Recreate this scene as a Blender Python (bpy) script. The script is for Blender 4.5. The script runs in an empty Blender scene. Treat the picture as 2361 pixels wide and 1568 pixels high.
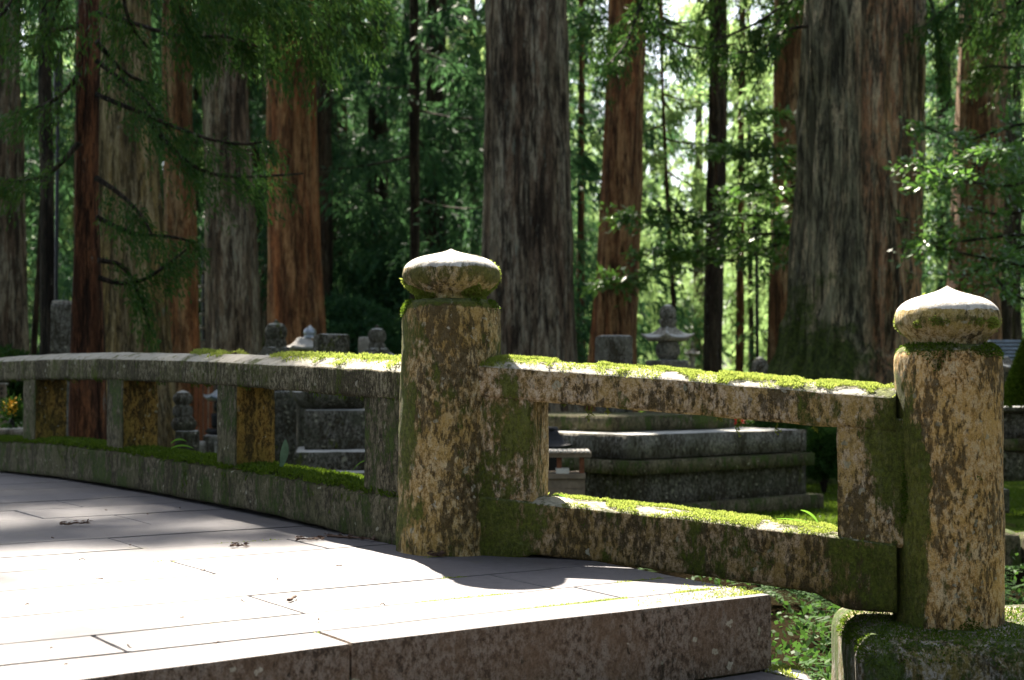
import bpy, math, random
import numpy as np
from mathutils import Vector

# ------------------------------------------------------------------ camera, world, sun, exposure
scene = bpy.context.scene
COL = scene.collection
CAM_Z = 0.95
PITCH = math.atan(155 / 5600)
F = 3443.1                      # focal length in photo units (2361 wide)
cam_data = bpy.data.cameras.new('camera')
cam = bpy.data.objects.new('camera', cam_data)
COL.objects.link(cam)
cam.location = (0, 0, CAM_Z)
cam.rotation_euler = (math.pi / 2 + PITCH, 0, 0)
cam_data.sensor_width = 24
cam_data.lens = 35
cam_data.clip_start = 0.1
cam_data.clip_end = 800
cam_data.dof.use_dof = True
cam_data.dof.focus_distance = 5.05
cam_data.dof.aperture_fstop = 2.6
scene.camera = cam

SUN = Vector((-0.21, 0.725, 1.0)).normalized()        # direction towards the sun
elev = math.asin(SUN.z)
azim = math.atan2(SUN.x, SUN.y)
world = bpy.data.worlds.new('World')
scene.world = world
world.use_nodes = True
wn = world.node_tree.nodes
bg = wn['Background']
sky = wn.new('ShaderNodeTexSky')
sky.sky_type = 'NISHITA'
sky.sun_disc = False
sky.sun_elevation = elev
sky.sun_rotation = azim
sky.air_density = 1.0
sky.dust_density = 2.0
hs = wn.new('ShaderNodeHueSaturation')
hs.inputs['Saturation'].default_value = 0.55
world.node_tree.links.new(sky.outputs['Color'], hs.inputs['Color'])
world.node_tree.links.new(hs.outputs['Color'], bg.inputs['Color'])
bg.inputs['Strength'].default_value = 0.055
sun_data = bpy.data.lights.new('sun', 'SUN')
sun_data.energy = 5.0
sun_data.angle = math.radians(0.7)
sun_data.color = (1.0, 0.90, 0.76)
sun = bpy.data.objects.new('sun', sun_data)
COL.objects.link(sun)
sun.rotation_euler = (-SUN).to_track_quat('-Z', 'Y').to_euler()
sun.location = (0, 0, 30)
scene.view_settings.view_transform = 'Standard'
scene.view_settings.look = 'None'
scene.view_settings.exposure = 2.65
scene.view_settings.gamma = 1.0
scene.view_settings.use_curve_mapping = False
scene.render.engine = 'CYCLES'
scene.cycles.max_bounces = 8
scene.cycles.transparent_max_bounces = 4

R = np.random.default_rng(7)

# ------------------------------------------------------------------ picture ray helpers (photo measured at 2361 wide)
CP, SP = math.cos(PITCH), math.sin(PITCH)
def ray(x, y):
    u = (x - 1180.5) / F
    w = -(y - 784) / F
    return np.array([u, CP - w * SP, SP + w * CP])
def at(x, y, Y):
    r = ray(x, y)
    k = Y / r[1]
    return np.array([r[0] * k, Y, CAM_Z + r[2] * k])
def on_plane(x, y, O, N):
    r = ray(x, y)
    k = (O[0] * N[0] + O[1] * N[1]) / (r[0] * N[0] + r[1] * N[1])
    q = r * k
    return np.array([q[0], q[1], q[2] + CAM_Z])

# ------------------------------------------------------------------ value noise
def _h(ix, iy, iz, s):
    n = (ix * 374761393 + iy * 668265263 + iz * 2147483647 + s * 974634777) & 0xffffffff
    n = ((n ^ (n >> 13)) * 1274126177) & 0xffffffff
    n = ((n ^ (n >> 16)) * 2246822519) & 0xffffffff
    return ((n ^ (n >> 15)) & 0xffff) / 65535.0
def vnoise(p, s=0):
    p = np.asarray(p, float)
    i = np.floor(p).astype(np.int64)
    f = p - i
    f = f * f * (3 - 2 * f)
    x, y, z = i[..., 0], i[..., 1], i[..., 2]
    fx, fy, fz = f[..., 0], f[..., 1], f[..., 2]
    r = 0
    for dx in (0, 1):
        for dy in (0, 1):
            for dz in (0, 1):
                w = (fx if dx else 1 - fx) * (fy if dy else 1 - fy) * (fz if dz else 1 - fz)
                r = r + w * _h(x + dx, y + dy, z + dz, s)
    return r * 2 - 1
def fbm(p, o=4, s=0):
    p = np.asarray(p, float)
    r = 0
    a = 1.0
    for k in range(o):
        r = r + a * vnoise(p * (2.03 ** k) + 17.3 * k, s + k)
        a *= 0.5
    return r / 1.8

# ------------------------------------------------------------------ object helpers
def props(o, label=None, cat=None, group=None, kind=None):
    if label: o['label'] = label
    if cat: o['category'] = cat
    if group: o['group'] = group
    if kind: o['kind'] = kind
    return o
def empty(name, loc, label, cat, group=None):
    o = bpy.data.objects.new(name, None)
    COL.objects.link(o)
    o.location = tuple(loc)
    o.empty_display_size = 0.1
    return props(o, label, cat, group)
def mk(name, V, Fc, mat, parent=None, smooth=True):
    V = np.asarray(V, float)
    if parent is not None:
        V = V - np.array(parent.matrix_basis.translation if parent.parent is None else (0, 0, 0))
    me = bpy.data.meshes.new(name)
    if isinstance(Fc, np.ndarray):
        n, k = Fc.shape
        me.vertices.add(len(V))
        me.vertices.foreach_set('co', V.astype(np.float32).ravel())
        me.loops.add(n * k)
        me.loops.foreach_set('vertex_index', Fc.astype(np.int32).ravel())
        me.polygons.add(n)
        me.polygons.foreach_set('loop_start', np.arange(0, n * k, k, dtype=np.int32))
        me.update(calc_edges=True)
    else:
        me.from_pydata([tuple(v) for v in V], [], [tuple(f) for f in Fc])
        me.update()
    me.materials.append(mat)
    if smooth:
        me.polygons.foreach_set('use_smooth', [True] * len(me.polygons))
    o = bpy.data.objects.new(name, me)
    COL.objects.link(o)
    if parent is not None: o.parent = parent
    return o
def sub(name, V, Fc, mat, part, root, smooth=True):
    """a sub-part: child of a part whose root is an Empty with location only"""
    V = np.asarray(V, float) - np.array(root.matrix_basis.translation)
    o = mk(name, V, Fc, mat, None, smooth)
    o.parent = part
    return o
def grid_faces(n, k, closed=True, base=0):
    a = np.arange(n - 1)[:, None] * k
    j = np.arange(k if closed else k - 1)[None, :]
    j2 = (j + 1) % k
    return (np.stack([a + j, a + j2, a + k + j2, a + k + j], -1).reshape(-1, 4) + base)
def loft(rings, caps=True):
    """rings (n,k,3) -> verts, faces list"""
    n, k, _ = rings.shape
    V = rings.reshape(-1, 3)
    Fc = [tuple(f) for f in grid_faces(n, k)]
    if caps:
        c0 = rings[0].mean(0); c1 = rings[-1].mean(0)
        V = np.vstack([V, c0, c1])
        b = n * k
        for j in range(k):
            Fc.append((b, (j + 1) % k, j))
            Fc.append((b + 1, (n - 1) * k + j, (n - 1) * k + (j + 1) % k))
    return V, Fc
def lathe(cx, cy, prof, seg=48, wob=0.0, seed=0, sx=1.0, sy=1.0):
    th = np.linspace(0, 2 * math.pi, seg, endpoint=False)
    prof = np.array(prof, float)
    rings = np.zeros((len(prof), seg, 3))
    for i, (r, z) in enumerate(prof):
        rings[i, :, 0] = cx + r * np.cos(th) * sx
        rings[i, :, 1] = cy + r * np.sin(th) * sy
        rings[i, :, 2] = z
    if wob:
        d = fbm(rings * 9, 4, seed) * wob
        c = np.zeros_like(rings); c[..., 0] = cx; c[..., 1] = cy; c[..., 2] = rings[..., 2]
        dr = rings - c
        ln = np.linalg.norm(dr, axis=-1, keepdims=True) + 1e-6
        rings = rings + dr / ln * d[..., None]
    return loft(rings)
def resample(pts, step):
    pts = np.array(pts, float)
    out = [pts[0]]
    for a, b in zip(pts[:-1], pts[1:]):
        n = max(1, int(np.linalg.norm(b - a) / step))
        for k in range(1, n + 1):
            out.append(a + (b - a) * k / n)
    return np.array(out)
def smooth_poly(pts, it=2):
    pts = np.array(pts, float)
    for _ in range(it):
        q = [pts[0]]
        for a, b in zip(pts[:-1], pts[1:]):
            q += [a * .75 + b * .25, a * .25 + b * .75]
        q.append(pts[-1])
        pts = np.array(q)
    return pts
def block(lo, hi, ang=0.0, piv=None, bev=0.012, seg=0.06, rough=0.004, seed=0, taper=0.0):
    """weathered rectangular stone: subdivided, bevelled, displaced. returns V,F"""
    lo = np.array(lo, float); hi = np.array(hi, float)
    sz = hi - lo
    n = [max(2, min(40, int(s / seg) + 1)) for s in sz]
    V = []; idx = {}; Fc = []
    def vid(i, j, k):
        key = (i, j, k)
        if key not in idx:
            idx[key] = len(V)
            V.append((i / n[0], j / n[1], k / n[2]))
        return idx[key]
    for (a, b, c) in ((0, 1, 2), (1, 2, 0), (2, 0, 1)):
        for side in (0, n[c]):
            for i in range(n[a]):
                for j in range(n[b]):
                    q = []
                    for (di, dj) in ((0, 0), (1, 0), (1, 1), (0, 1)):
                        t = [0, 0, 0]; t[a] = i + di; t[b] = j + dj; t[c] = side
                        q.append(vid(*t))
                    if side == 0: q.reverse()
                    Fc.append(tuple(q))
    V = np.array(V)
    V = lo + V * sz
    # rounding
    inner_lo = lo + bev; inner_hi = hi - bev
    cl = np.clip(V, inner_lo, inner_hi)
    d = V - cl
    ln = np.linalg.norm(d, axis=1, keepdims=True)
    V = np.where(ln > bev, cl + d / np.maximum(ln, 1e-9) * bev, V)
    ctr = (lo + hi) / 2
    if taper:
        t = (V[:, 2:3] - lo[2]) / sz[2]
        V[:, :2] = ctr[:2] + (V[:, :2] - ctr[:2]) * (1 - taper * t)
    if rough:
        nrm = (V - cl); nrm /= (np.linalg.norm(nrm, axis=1, keepdims=True) + 1e-6)
        V = V + nrm * (fbm(V * 7 + 3.1, 3, seed) * rough)[:, None]
    if ang:
        p = np.array(piv if piv is not None else ctr[:2])
        c, s = math.cos(ang), math.sin(ang)
        xy = V[:, :2] - p
        V[:, :2] = np.stack([xy[:, 0] * c - xy[:, 1] * s, xy[:, 0] * s + xy[:, 1] * c], 1) + p
    return V, Fc
def box(lo, hi, ang=0.0, piv=None):
    lo = np.array(lo, float); hi = np.array(hi, float)
    V = np.array([[(lo, hi)[i][0], (lo, hi)[j][1], (lo, hi)[k][2]] for i in (0, 1) for j in (0, 1) for k in (0, 1)])
    Fc = [(0, 1, 3, 2), (4, 6, 7, 5), (0, 4, 5, 1), (2, 3, 7, 6), (0, 2, 6, 4), (1, 5, 7, 3)]
    if ang:
        p = np.array(piv if piv is not None else ((lo + hi) / 2)[:2])
        c, s = math.cos(ang), math.sin(ang)
        xy = V[:, :2] - p
        V[:, :2] = np.stack([xy[:, 0] * c - xy[:, 1] * s, xy[:, 0] * s + xy[:, 1] * c], 1) + p
    return V, Fc
def join(parts):
    Vs = []; Fs = []; b = 0
    for V, Fc in parts:
        Vs.append(np.asarray(V)); Fs += [tuple(int(i) + b for i in f) for f in Fc]; b += len(V)
    return np.vstack(Vs), Fs
def tube(pts, radii, seg=8, wob=0):
    pts = np.array(pts, float)
    n = len(pts)
    radii = np.interp(np.linspace(0, 1, n), np.linspace(0, 1, len(radii)), radii)
    tan = np.gradient(pts, axis=0)
    tan /= np.linalg.norm(tan, axis=1, keepdims=True) + 1e-9
    ref = np.where(np.abs(tan[:, 2:3]) > .9, np.array([[1., 0, 0]]), np.array([[0., 0, 1]]))
    a = np.cross(tan, ref); a /= np.linalg.norm(a, axis=1, keepdims=True) + 1e-9
    b = np.cross(tan, a)
    th = np.linspace(0, 2 * math.pi, seg, endpoint=False)
    rings = pts[:, None] + radii[:, None, None] * (np.cos(th)[None, :, None] * a[:, None] + np.sin(th)[None, :, None] * b[:, None])
    return loft(rings)

# ------------------------------------------------------------------ materials
def rgb(c): return (c[0], c[1], c[2], 1)
class M:
    def __init__(s, name):
        s.m = bpy.data.materials.new(name); s.m.use_nodes = True
        s.nt = s.m.node_tree; s.N = s.nt.nodes; s.L = s.nt.links
        s.b = s.N['Principled BSDF']
        s.b.inputs['Roughness'].default_value = .85
        s.b.inputs['Specular IOR Level'].default_value = .25
        g = s.N.new('ShaderNodeNewGeometry'); s.pos = g.outputs['Position']; s.nrm = g.outputs['Normal']; s.isl = g.outputs['Random Per Island']
        s.obj = s.N.new('ShaderNodeObjectInfo').outputs['Random']
    def scale(s, v, vec=None, off=(0, 0, 0)):
        n = s.N.new('ShaderNodeMapping'); n.inputs['Scale'].default_value = v; n.inputs['Location'].default_value = off
        s.L.new(vec or s.pos, n.inputs['Vector']); return n.outputs['Vector']
    def noise(s, sc, det=4, rough=.6, vec=None, dist=0):
        n = s.N.new('ShaderNodeTexNoise'); n.inputs['Scale'].default_value = sc; n.inputs['Detail'].default_value = det
        n.inputs['Roughness'].default_value = rough; n.inputs['Distortion'].default_value = dist
        s.L.new(vec or s.pos, n.inputs['Vector']); return n.outputs['Fac']
    def voro(s, sc, vec=None, feat='F1', rnd=1):
        n = s.N.new('ShaderNodeTexVoronoi'); n.inputs['Scale'].default_value = sc; n.feature = feat
        n.inputs['Randomness'].default_value = rnd
        s.L.new(vec or s.pos, n.inputs['Vector']); return n.outputs['Distance'], n.outputs.get('Color')
    def ramp(s, fac, stops, interp='LINEAR'):
        n = s.N.new('ShaderNodeValToRGB'); n.color_ramp.interpolation = interp
        e = n.color_ramp.elements
        while len(e) > 1: e.remove(e[-1])
        e[0].position = stops[0][0]; e[0].color = rgb(stops[0][1]) if not isinstance(stops[0][1], (int, float)) else (stops[0][1],) * 3 + (1,)
        for p, c in stops[1:]:
            q = e.new(p); q.color = rgb(c) if not isinstance(c, (int, float)) else (c, c, c, 1)
        s.L.new(fac, n.inputs['Fac']); return n.outputs['Color']
    def mix(s, fac, a, b, mode='MIX'):
        n = s.N.new('ShaderNodeMix'); n.data_type = 'RGBA'; n.blend_type = mode
        for sock, v in ((n.inputs[0], fac), (n.inputs[6], a), (n.inputs[7], b)):
            if isinstance(v, (int, float)): sock.default_value = v
            elif isinstance(v, tuple): sock.default_value = rgb(v)
            else: s.L.new(v, sock)
        return n.outputs[2]
    def math(s, op, a, b=None, clamp=False):
        n = s.N.new('ShaderNodeMath'); n.operation = op; n.use_clamp = clamp
        for i, v in enumerate((a, b)):
            if v is None: continue
            if isinstance(v, (int, float)): n.inputs[i].default_value = v
            else: s.L.new(v, n.inputs[i])
        return n.outputs[0]
    def sep(s, v):
        n = s.N.new('ShaderNodeSeparateXYZ'); s.L.new(v, n.inputs[0]); return n.outputs
    def color(s, c):
        if isinstance(c, tuple): s.b.inputs['Base Color'].default_value = rgb(c)
        else: s.L.new(c, s.b.inputs['Base Color'])
    def bump(s, h, strength=.5, dist=.01):
        n = s.N.new('ShaderNodeBump'); n.inputs['Strength'].default_value = strength; n.inputs['Distance'].default_value = dist
        s.L.new(h, n.inputs['Height']); s.L.new(n.outputs['Normal'], s.b.inputs['Normal'])
    def translucent(s, amount, col):
        t = s.N.new('ShaderNodeBsdfTranslucent')
        if isinstance(col, tuple): t.inputs['Color'].default_value = rgb(col)
        else: s.L.new(col, t.inputs['Color'])
        mx = s.N.new('ShaderNodeMixShader'); mx.inputs[0].default_value = amount
        out = s.N['Material Output']
        s.L.new(s.b.outputs[0], mx.inputs[1]); s.L.new(t.outputs[0], mx.inputs[2]); s.L.new(mx.outputs[0], out.inputs['Surface'])

def weathered(name, base, moss=0.5, lichen=0.5, dark=0.5, mosscol=((.03, .045, .006), (.12, .145, .016)), top=None, streak=1.0, blobs=(), z=1.0):
    """old stone: mottled grain, dark vertical runs, moss, pale lichen. base = (mid, pale patch, stain)"""
    m = M(name)
    fine = m.noise(210, 3, .75)
    med = m.noise(34, 5, .72, m.scale((1, 1, .6)))
    big = m.noise(4.0, 4, .65)
    c = m.ramp(m.noise(62, 5, .75, m.scale((1, 1, .7))), [(.40, tuple(x * .3 for x in base[0])), (.48, base[0]), (.58, base[1])])
    c = m.mix(m.ramp(big, [(.42, 0), (.6, .7)]), c, base[2])
    pale = m.ramp(med, [(.53, 0), (.60, .85)])
    c = m.mix(m.math('MULTIPLY', pale, m.ramp(m.noise(7, 3), [(.4, 0), (.55, 1)])), c, base[1])
    c = m.mix(m.ramp(fine, [(.36, .65), (.5, 0)]), c, tuple(x * .3 for x in base[0]))
    # dark algae: blotches of mid size broken up, and vertical runs
    run = m.noise(1.0, 8, .76, m.scale((46 * streak, 46 * streak, 19)))
    area = m.noise(1.0, 4, .6, m.scale((6.5, 6.5, 2.6)))
    dv = m.math('ADD', run, m.math('MULTIPLY', m.math('SUBTRACT', area, .5), .60))
    dk = m.ramp(dv, [(.60 - .16 * dark, 0), (.66 - .15 * dark, 1)])
    c = m.mix(m.math('MULTIPLY', dk, .78), c, m.ramp(fine, [(.35, (.012, .010, .005)), (.65, (.045, .034, .014))]))
    if top:  # bare upward stone made paler, with sun and skylight put into the colour
        up = m.ramp(m.sep(m.nrm)[2], [(top[1], 0), (top[1] + .22, 1)])
        wn_ = m.ramp(m.math('ADD', up, m.math('MULTIPLY', m.math('SUBTRACT', med, .5), 1.1)), [(.42, 0), (.58, 1)])
        tc = m.ramp(med, [(.3, tuple(x * .72 for x in top[0])), (.6, top[0])])
        c = m.mix(wn_, c, tc)
    # lichen crusts of uneven size and outline
    dn = m.N.new('ShaderNodeTexNoise'); dn.inputs['Scale'].default_value = 30; dn.inputs['Detail'].default_value = 4
    m.L.new(m.pos, dn.inputs['Vector'])
    va = m.N.new('ShaderNodeVectorMath'); va.operation = 'MULTIPLY_ADD'
    m.L.new(dn.outputs['Color'], va.inputs[0]); va.inputs[1].default_value = (.05, .05, .05); m.L.new(m.pos, va.inputs[2])
    for sc, w in ((17, .30), (38, .40)):
        d, vc = m.voro(sc, va.outputs[0], 'F1', 1)
        vs = m.sep(vc)
        size = m.math('MULTIPLY', m.math('POWER', vs[0], 3.0), w * 1.1)
        lm = m.ramp(m.math('SUBTRACT', size, d), [(.0, 0), (.035, 1)])
        lm = m.math('MULTIPLY', lm, m.ramp(vs[1], [(.80 - .45 * lichen, 0), (.82 - .45 * lichen, 1)]))
        lm = m.math('MULTIPLY', lm, m.ramp(m.noise(150, 2), [(.36, .35), (.5, 1)]))
        c = m.mix(m.math('MULTIPLY', lm, .8), c, m.ramp(vs[2], [(.2, (.27, .27, .19)), (.8, (.40, .38, .30))]))
    # moss
    mn = m.math('ADD', m.math('MULTIPLY', m.noise(7.5, 8, .74, m.scale((1, 1, .5))), .72), m.math('MULTIPLY', run, .28))
    for (bx, by, bz, rx, rz, amt) in blobs:
        o = m.sep(m.pos)
        ex = m.math('POWER', m.math('ABSOLUTE', m.math('DIVIDE', m.math('SUBTRACT', o[0], bx), rx)), 2.0)
        ez = m.math('POWER', m.math('ABSOLUTE', m.math('DIVIDE', m.math('SUBTRACT', o[2], bz), rz)), 2.0)
        g = m.math('SUBTRACT', 1.0, m.math('ADD', ex, ez), True)
        mn = m.math('ADD', mn, m.math('MULTIPLY', g, amt))
    t0 = .64 - .15 * moss
    mm = m.ramp(mn, [(t0, 0), (t0 + .05, 1)])
    mcol = m.ramp(m.noise(75, 5, .75), [(.32, mosscol[0]), (.66, mosscol[1])])
    c = m.mix(m.math('MULTIPLY', mm, .9), c, mcol)
    m.color(c)
    hgt = m.math('ADD', m.math('MULTIPLY', med, .8), m.math('MULTIPLY', fine, .4))
    hgt = m.math('ADD', hgt, m.math('MULTIPLY', mm, m.noise(150, 3)))
    hgt = m.math('ADD', hgt, m.math('MULTIPLY', dk, -.3))
    m.bump(hgt, 1.0, .010)
    m.b.inputs['Roughness'].default_value = .92
    return m.m

BROWN = ((.20, .125, .068), (.33, .23, .14), (.27, .165, .085))
GREYB = ((.14, .105, .068), (.24, .185, .13), (.12, .10, .055))
TOMB = ((.10, .09, .07), (.19, .18, .15), (.06, .065, .04))
PALE = ((.27, .25, .21), (.40, .38, .34), (.22, .20, .16))
MAT = {}
TOPC = ((.46, .43, .37), .45)
MAT['post'] = weathered('mossy_brown_stone', ((.34, .23, .09), (.48, .39, .23), (.36, .24, .07)), .64, .9, .70, top=((.4, .38, .3), .6), blobs=[(0, 5, 1.24, 60, .035, .22), (-.03, 5.2, .55, .10, .75, .16), (-.40, 5.3, .9, .07, .9, .10)])
MAT['post2'] = weathered('lichened_warm_stone', ((.50, .30, .11), (.60, .46, .27), (.54, .34, .10)), .38, .7, .62, streak=1.1, top=((.46, .43, .36), .4), blobs=[(0, 5, 1.065, 60, .03, .20), (1.24, 4.8, .5, .09, .65, .26)])
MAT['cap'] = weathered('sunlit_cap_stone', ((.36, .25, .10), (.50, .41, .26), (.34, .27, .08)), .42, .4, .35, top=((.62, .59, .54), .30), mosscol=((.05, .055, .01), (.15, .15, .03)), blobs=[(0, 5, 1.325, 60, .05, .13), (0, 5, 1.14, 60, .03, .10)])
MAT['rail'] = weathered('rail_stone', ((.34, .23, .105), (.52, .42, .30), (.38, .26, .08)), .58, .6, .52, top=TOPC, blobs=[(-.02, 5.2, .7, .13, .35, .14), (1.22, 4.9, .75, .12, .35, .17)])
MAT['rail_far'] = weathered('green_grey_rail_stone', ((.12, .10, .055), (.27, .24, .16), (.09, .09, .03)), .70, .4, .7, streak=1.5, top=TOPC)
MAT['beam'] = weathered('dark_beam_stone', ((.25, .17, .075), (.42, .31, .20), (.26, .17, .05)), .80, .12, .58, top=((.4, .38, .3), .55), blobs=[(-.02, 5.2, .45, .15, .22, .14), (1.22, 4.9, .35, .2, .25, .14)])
MAT['beam_far'] = weathered('dark_green_beam_stone', ((.10, .085, .05), (.18, .155, .10), (.08, .08, .03)), .92, .12, .5, mosscol=((.018, .035, .005), (.07, .11, .012)))  # dark stone under heavy green moss
MAT['baluster'] = weathered('orange_baluster_stone', ((.22, .13, .03), (.30, .20, .05), (.14, .11, .02)), .46, .15, .5)
MAT['tomb'] = weathered('old_tomb_stone', ((.075, .07, .055), (.20, .19, .16), (.05, .055, .03)), .5, .7, .6, top=((.5, .5, .48), .7))
MAT['tomb_light'] = weathered('grey_tomb_stone', ((.13, .12, .10), (.24, .23, .20), (.10, .10, .075)), .15, .5, .55, top=((.5, .5, .48), .7))
MAT['pale'] = weathered('pale_tomb_stone', PALE, .08, .3, .25, top=((.5, .5, .48), .7))
MAT['riser'] = weathered('brown_riser_stone', ((.135, .095, .065), (.22, .18, .145), (.14, .09, .055)), -.1, .0, -.25)
MAT['pedestal'] = weathered('mossy_pedestal_stone', ((.17, .14, .08), (.36, .35, .34), (.17, .14, .03)), 1.0, .25, .3, mosscol=((.018, .04, .006), (.07, .12, .015)))

def slab_mat():
    m = M('pale_granite_paving')
    sp = m.noise(420, 2, .8)
    med = m.noise(30, 5, .7)
    big = m.noise(1.6, 3, .5)
    c = m.ramp(med, [(.3, (.066, .064, .077)), (.7, (.112, .109, .127))])
    c = m.mix(m.ramp(sp, [(.4, .6), (.5, 0)]), c, (.045, .042, .046))
    c = m.mix(m.ramp(big, [(.4, 0), (.7, .45)]), c, (.085, .075, .07))
    tint = m.ramp(m.obj, [(0, (.86, .86, .88)), (1, (1.08, 1.04, 1.0))])
    c = m.mix(1.0, c, tint, 'MULTIPLY')
    edge = m.noise(7, 5, .7)
    c = m.mix(m.ramp(edge, [(.60, 0), (.72, .55)]), c, (.10, .09, .05))
    m.color(c)
    m.b.inputs['Roughness'].default_value = .62
    m.b.inputs['Specular IOR Level'].default_value = .4
    m.bump(m.math('ADD', m.math('MULTIPLY', sp, .4), med), .45, .004)
    return m.m
MAT['slab'] = slab_mat()

def bark(name, c0, c1, c2, moss=None, fine=1.0, lich=0.0, split=None):
    m = M(name)
    a = m.noise(1, 7, .78, m.scale((13 * fine, 13 * fine, 1.6)))
    b = m.noise(1, 3, .6, m.scale((4.2, 4.2, .16)))
    d = m.noise(1, 6, .75, m.scale((6, 6, .9)))
    e = m.noise(1, 6, .8, m.scale((38, 38, 8)))
    if split:
        o = m.sep(m.pos)
        b = m.math('ADD', m.math('MULTIPLY', m.math('SUBTRACT', b, .5), .6), m.math('ADD', .5, m.math('MULTIPLY', m.math('SUBTRACT', o[0], split), 1.3)))
    c = m.mix(m.ramp(b, [(.44, 0), (.56, 1)]), c0, c1)
    c = m.mix(m.ramp(d, [(.50, 0), (.56, .9)]), c, c2)
    c = m.mix(m.ramp(d, [(.40, .85), (.46, 0)]), c, tuple(x * .25 for x in c0))
    c = m.mix(m.ramp(a, [(.42, .85), (.50, 0)]), c, tuple(x * .10 for x in c0))
    c = m.mix(m.ramp(e, [(.42, .75), (.52, 0)]), c, tuple(x * .35 for x in c0))
    fl = m.math('ABSOLUTE', m.math('SUBTRACT', m.noise(1, 5, .62, m.scale((8 * fine, 8 * fine, .55))), .5))
    c = m.mix(m.ramp(fl, [(.005, .85), (.024, 0)]), c, tuple(x * .07 for x in c0))
    fl2 = m.math('ABSOLUTE', m.math('SUBTRACT', m.noise(1, 4, .6, m.scale((17 * fine, 17 * fine, 1.0), None, (3, 1, 2))), .5))
    c = m.mix(m.ramp(fl2, [(.004, .55), (.018, 0)]), c, tuple(x * .15 for x in c0))
    if lich:
        l = m.noise(1, 6, .8, m.scale((15, 15, 3.2)))
        c = m.mix(m.ramp(l, [(.62 - .1 * lich, 0), (.67 - .1 * lich, .75)]), c, (.26, .27, .22))
    if moss:
        mn = m.noise(3.0, 6, .75)
        o = m.sep(m.pos)
        v = m.math('SUBTRACT', m.math('ADD', mn, .30), m.math('MULTIPLY', m.math('SUBTRACT', o[2], .6), .26))
        v = m.math('SUBTRACT', v, m.math('MULTIPLY', m.math('SUBTRACT', o[0], moss), .35))
        g = m.ramp(v, [(.46, 0), (.58, .95)])
        c = m.mix(g, c, m.ramp(m.noise(30, 5), [(.35, (.02, .035, .008)), (.65, (.09, .13, .02))]))
    m.color(c)
    m.bump(m.math('ADD', m.math('ADD', a, m.math('MULTIPLY', e, .4)), m.ramp(fl, [(0, 0), (.04, .5)])), 1.0, .06)
    return m.m
BARK = {
    'grey': bark('grey_bark', (.20, .135, .09), (.30, .24, .17), (.42, .37, .28), lich=.35),
    'greymoss': bark('grey_green_bark', (.30, .28, .18), (.44, .23, .12), (.54, .43, .27), moss=2.95, split=3.38, lich=.2),
    'dark': bark('dark_bark', (.05, .035, .025), (.075, .045, .028), (.09, .075, .055), lich=.1),
    'red': bark('reddish_bark', (.17, .065, .03), (.05, .032, .02), (.30, .12, .05), lich=.1),
    'orange': bark('orange_cedar_bark', (.38, .14, .055), (.26, .14, .07), (.45, .26, .13)),
    'orange2': bark('brown_cedar_bark', (.33, .16, .07), (.20, .10, .05), (.38, .26, .15)),
    'yellow': bark('yellowish_bark', (.40, .28, .10), (.26, .20, .11), (.42, .34, .20), lich=.1),
    'pale': bark('pale_bark', (.24, .17, .10), (.17, .15, .12), (.30, .26, .20)),
}
def leafmat(name, cols, trans=.45, tcol=(.25, .42, .05), rough=.5, spec=.3, patch=.55):
    m = M(name)
    n = m.noise(patch, 3, .6)
    v = m.math('ADD', m.math('MULTIPLY', m.isl, .45), m.math('MULTIPLY', n, .75))
    c = m.ramp(v, [(.2 + .6 * i / (len(cols) - 1), cc) for i, cc in enumerate(cols)])
    m.color(c)
    m.b.inputs['Roughness'].default_value = rough
    m.b.inputs['Specular IOR Level'].default_value = spec if spec > .5 else .08
    tc = m.mix(.5, c, tcol)
    m.translucent(trans, tc)
    return m.m
LEAF = {
    'cedar': leafmat('cedar_needles', [(.008, .026, .010), (.016, .052, .018), (.032, .085, .022), (.06, .095, .018)], .38, (.10, .22, .04)),
    'dark': leafmat('dark_conifer_needles', [(.012, .035, .022), (.02, .06, .035), (.04, .095, .045)], .4, (.10, .22, .07)),
    'bright': leafmat('bright_conifer_needles', [(.05, .11, .05), (.08, .16, .06), (.12, .20, .07), (.19, .23, .06)], .6, (.42, .62, .24)),  # paler copy of the needles: sunlight and haze put into the colour
    'glossy': leafmat('glossy_evergreen_leaves', [(.02, .06, .02), (.04, .11, .03), (.07, .16, .04)], .35, (.2, .40, .06), rough=.36, spec=.6, patch=2),
    'fern': leafmat('fern_leaves', [(.010, .030, .008), (.022, .06, .014), (.04, .085, .02)], .35, (.09, .2, .03), patch=3),
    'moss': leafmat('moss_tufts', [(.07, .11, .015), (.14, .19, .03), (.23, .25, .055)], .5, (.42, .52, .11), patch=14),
    'mossdark': leafmat('shaded_moss_tufts', [(.018, .04, .005), (.045, .08, .008), (.085, .125, .014)], .4, (.14, .24, .02), patch=7),  # darker copy of the moss, shade put into its colour
    'grass': leafmat('grass_blades', [(.05, .12, .02), (.10, .22, .03)], .5, (.25, .5, .05)),
}
def simple(name, c, rough=.7, var=.25, sc=30, metal=0, bumpd=.003):
    m = M(name)
    n = m.noise(sc, 5, .65)
    m.color(m.ramp(n, [(.3, tuple(x * (1 - var) for x in c)), (.7, tuple(min(1, x * (1 + var)) for x in c))]))
    m.b.inputs['Roughness'].default_value = rough
    m.b.inputs['Metallic'].default_value = metal
    m.bump(n, .4, bumpd)
    return m.m
MAT['metal_roof'] = simple('grey_copper_roof', (.30, .34, .40), .35, .2, 12, .6)
MAT['black'] = simple('dark_metal', (.015, .016, .018), .5, .3, 40, .3)
MAT['wood'] = simple('weathered_wood', (.20, .16, .12), .8, .3, 25)
MAT['redwood'] = simple('reddish_wood', (.16, .06, .03), .7, .3, 25)
MAT['silver'] = simple('greyed_timber', (.42, .40, .37), .6, .2, 40)
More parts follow.
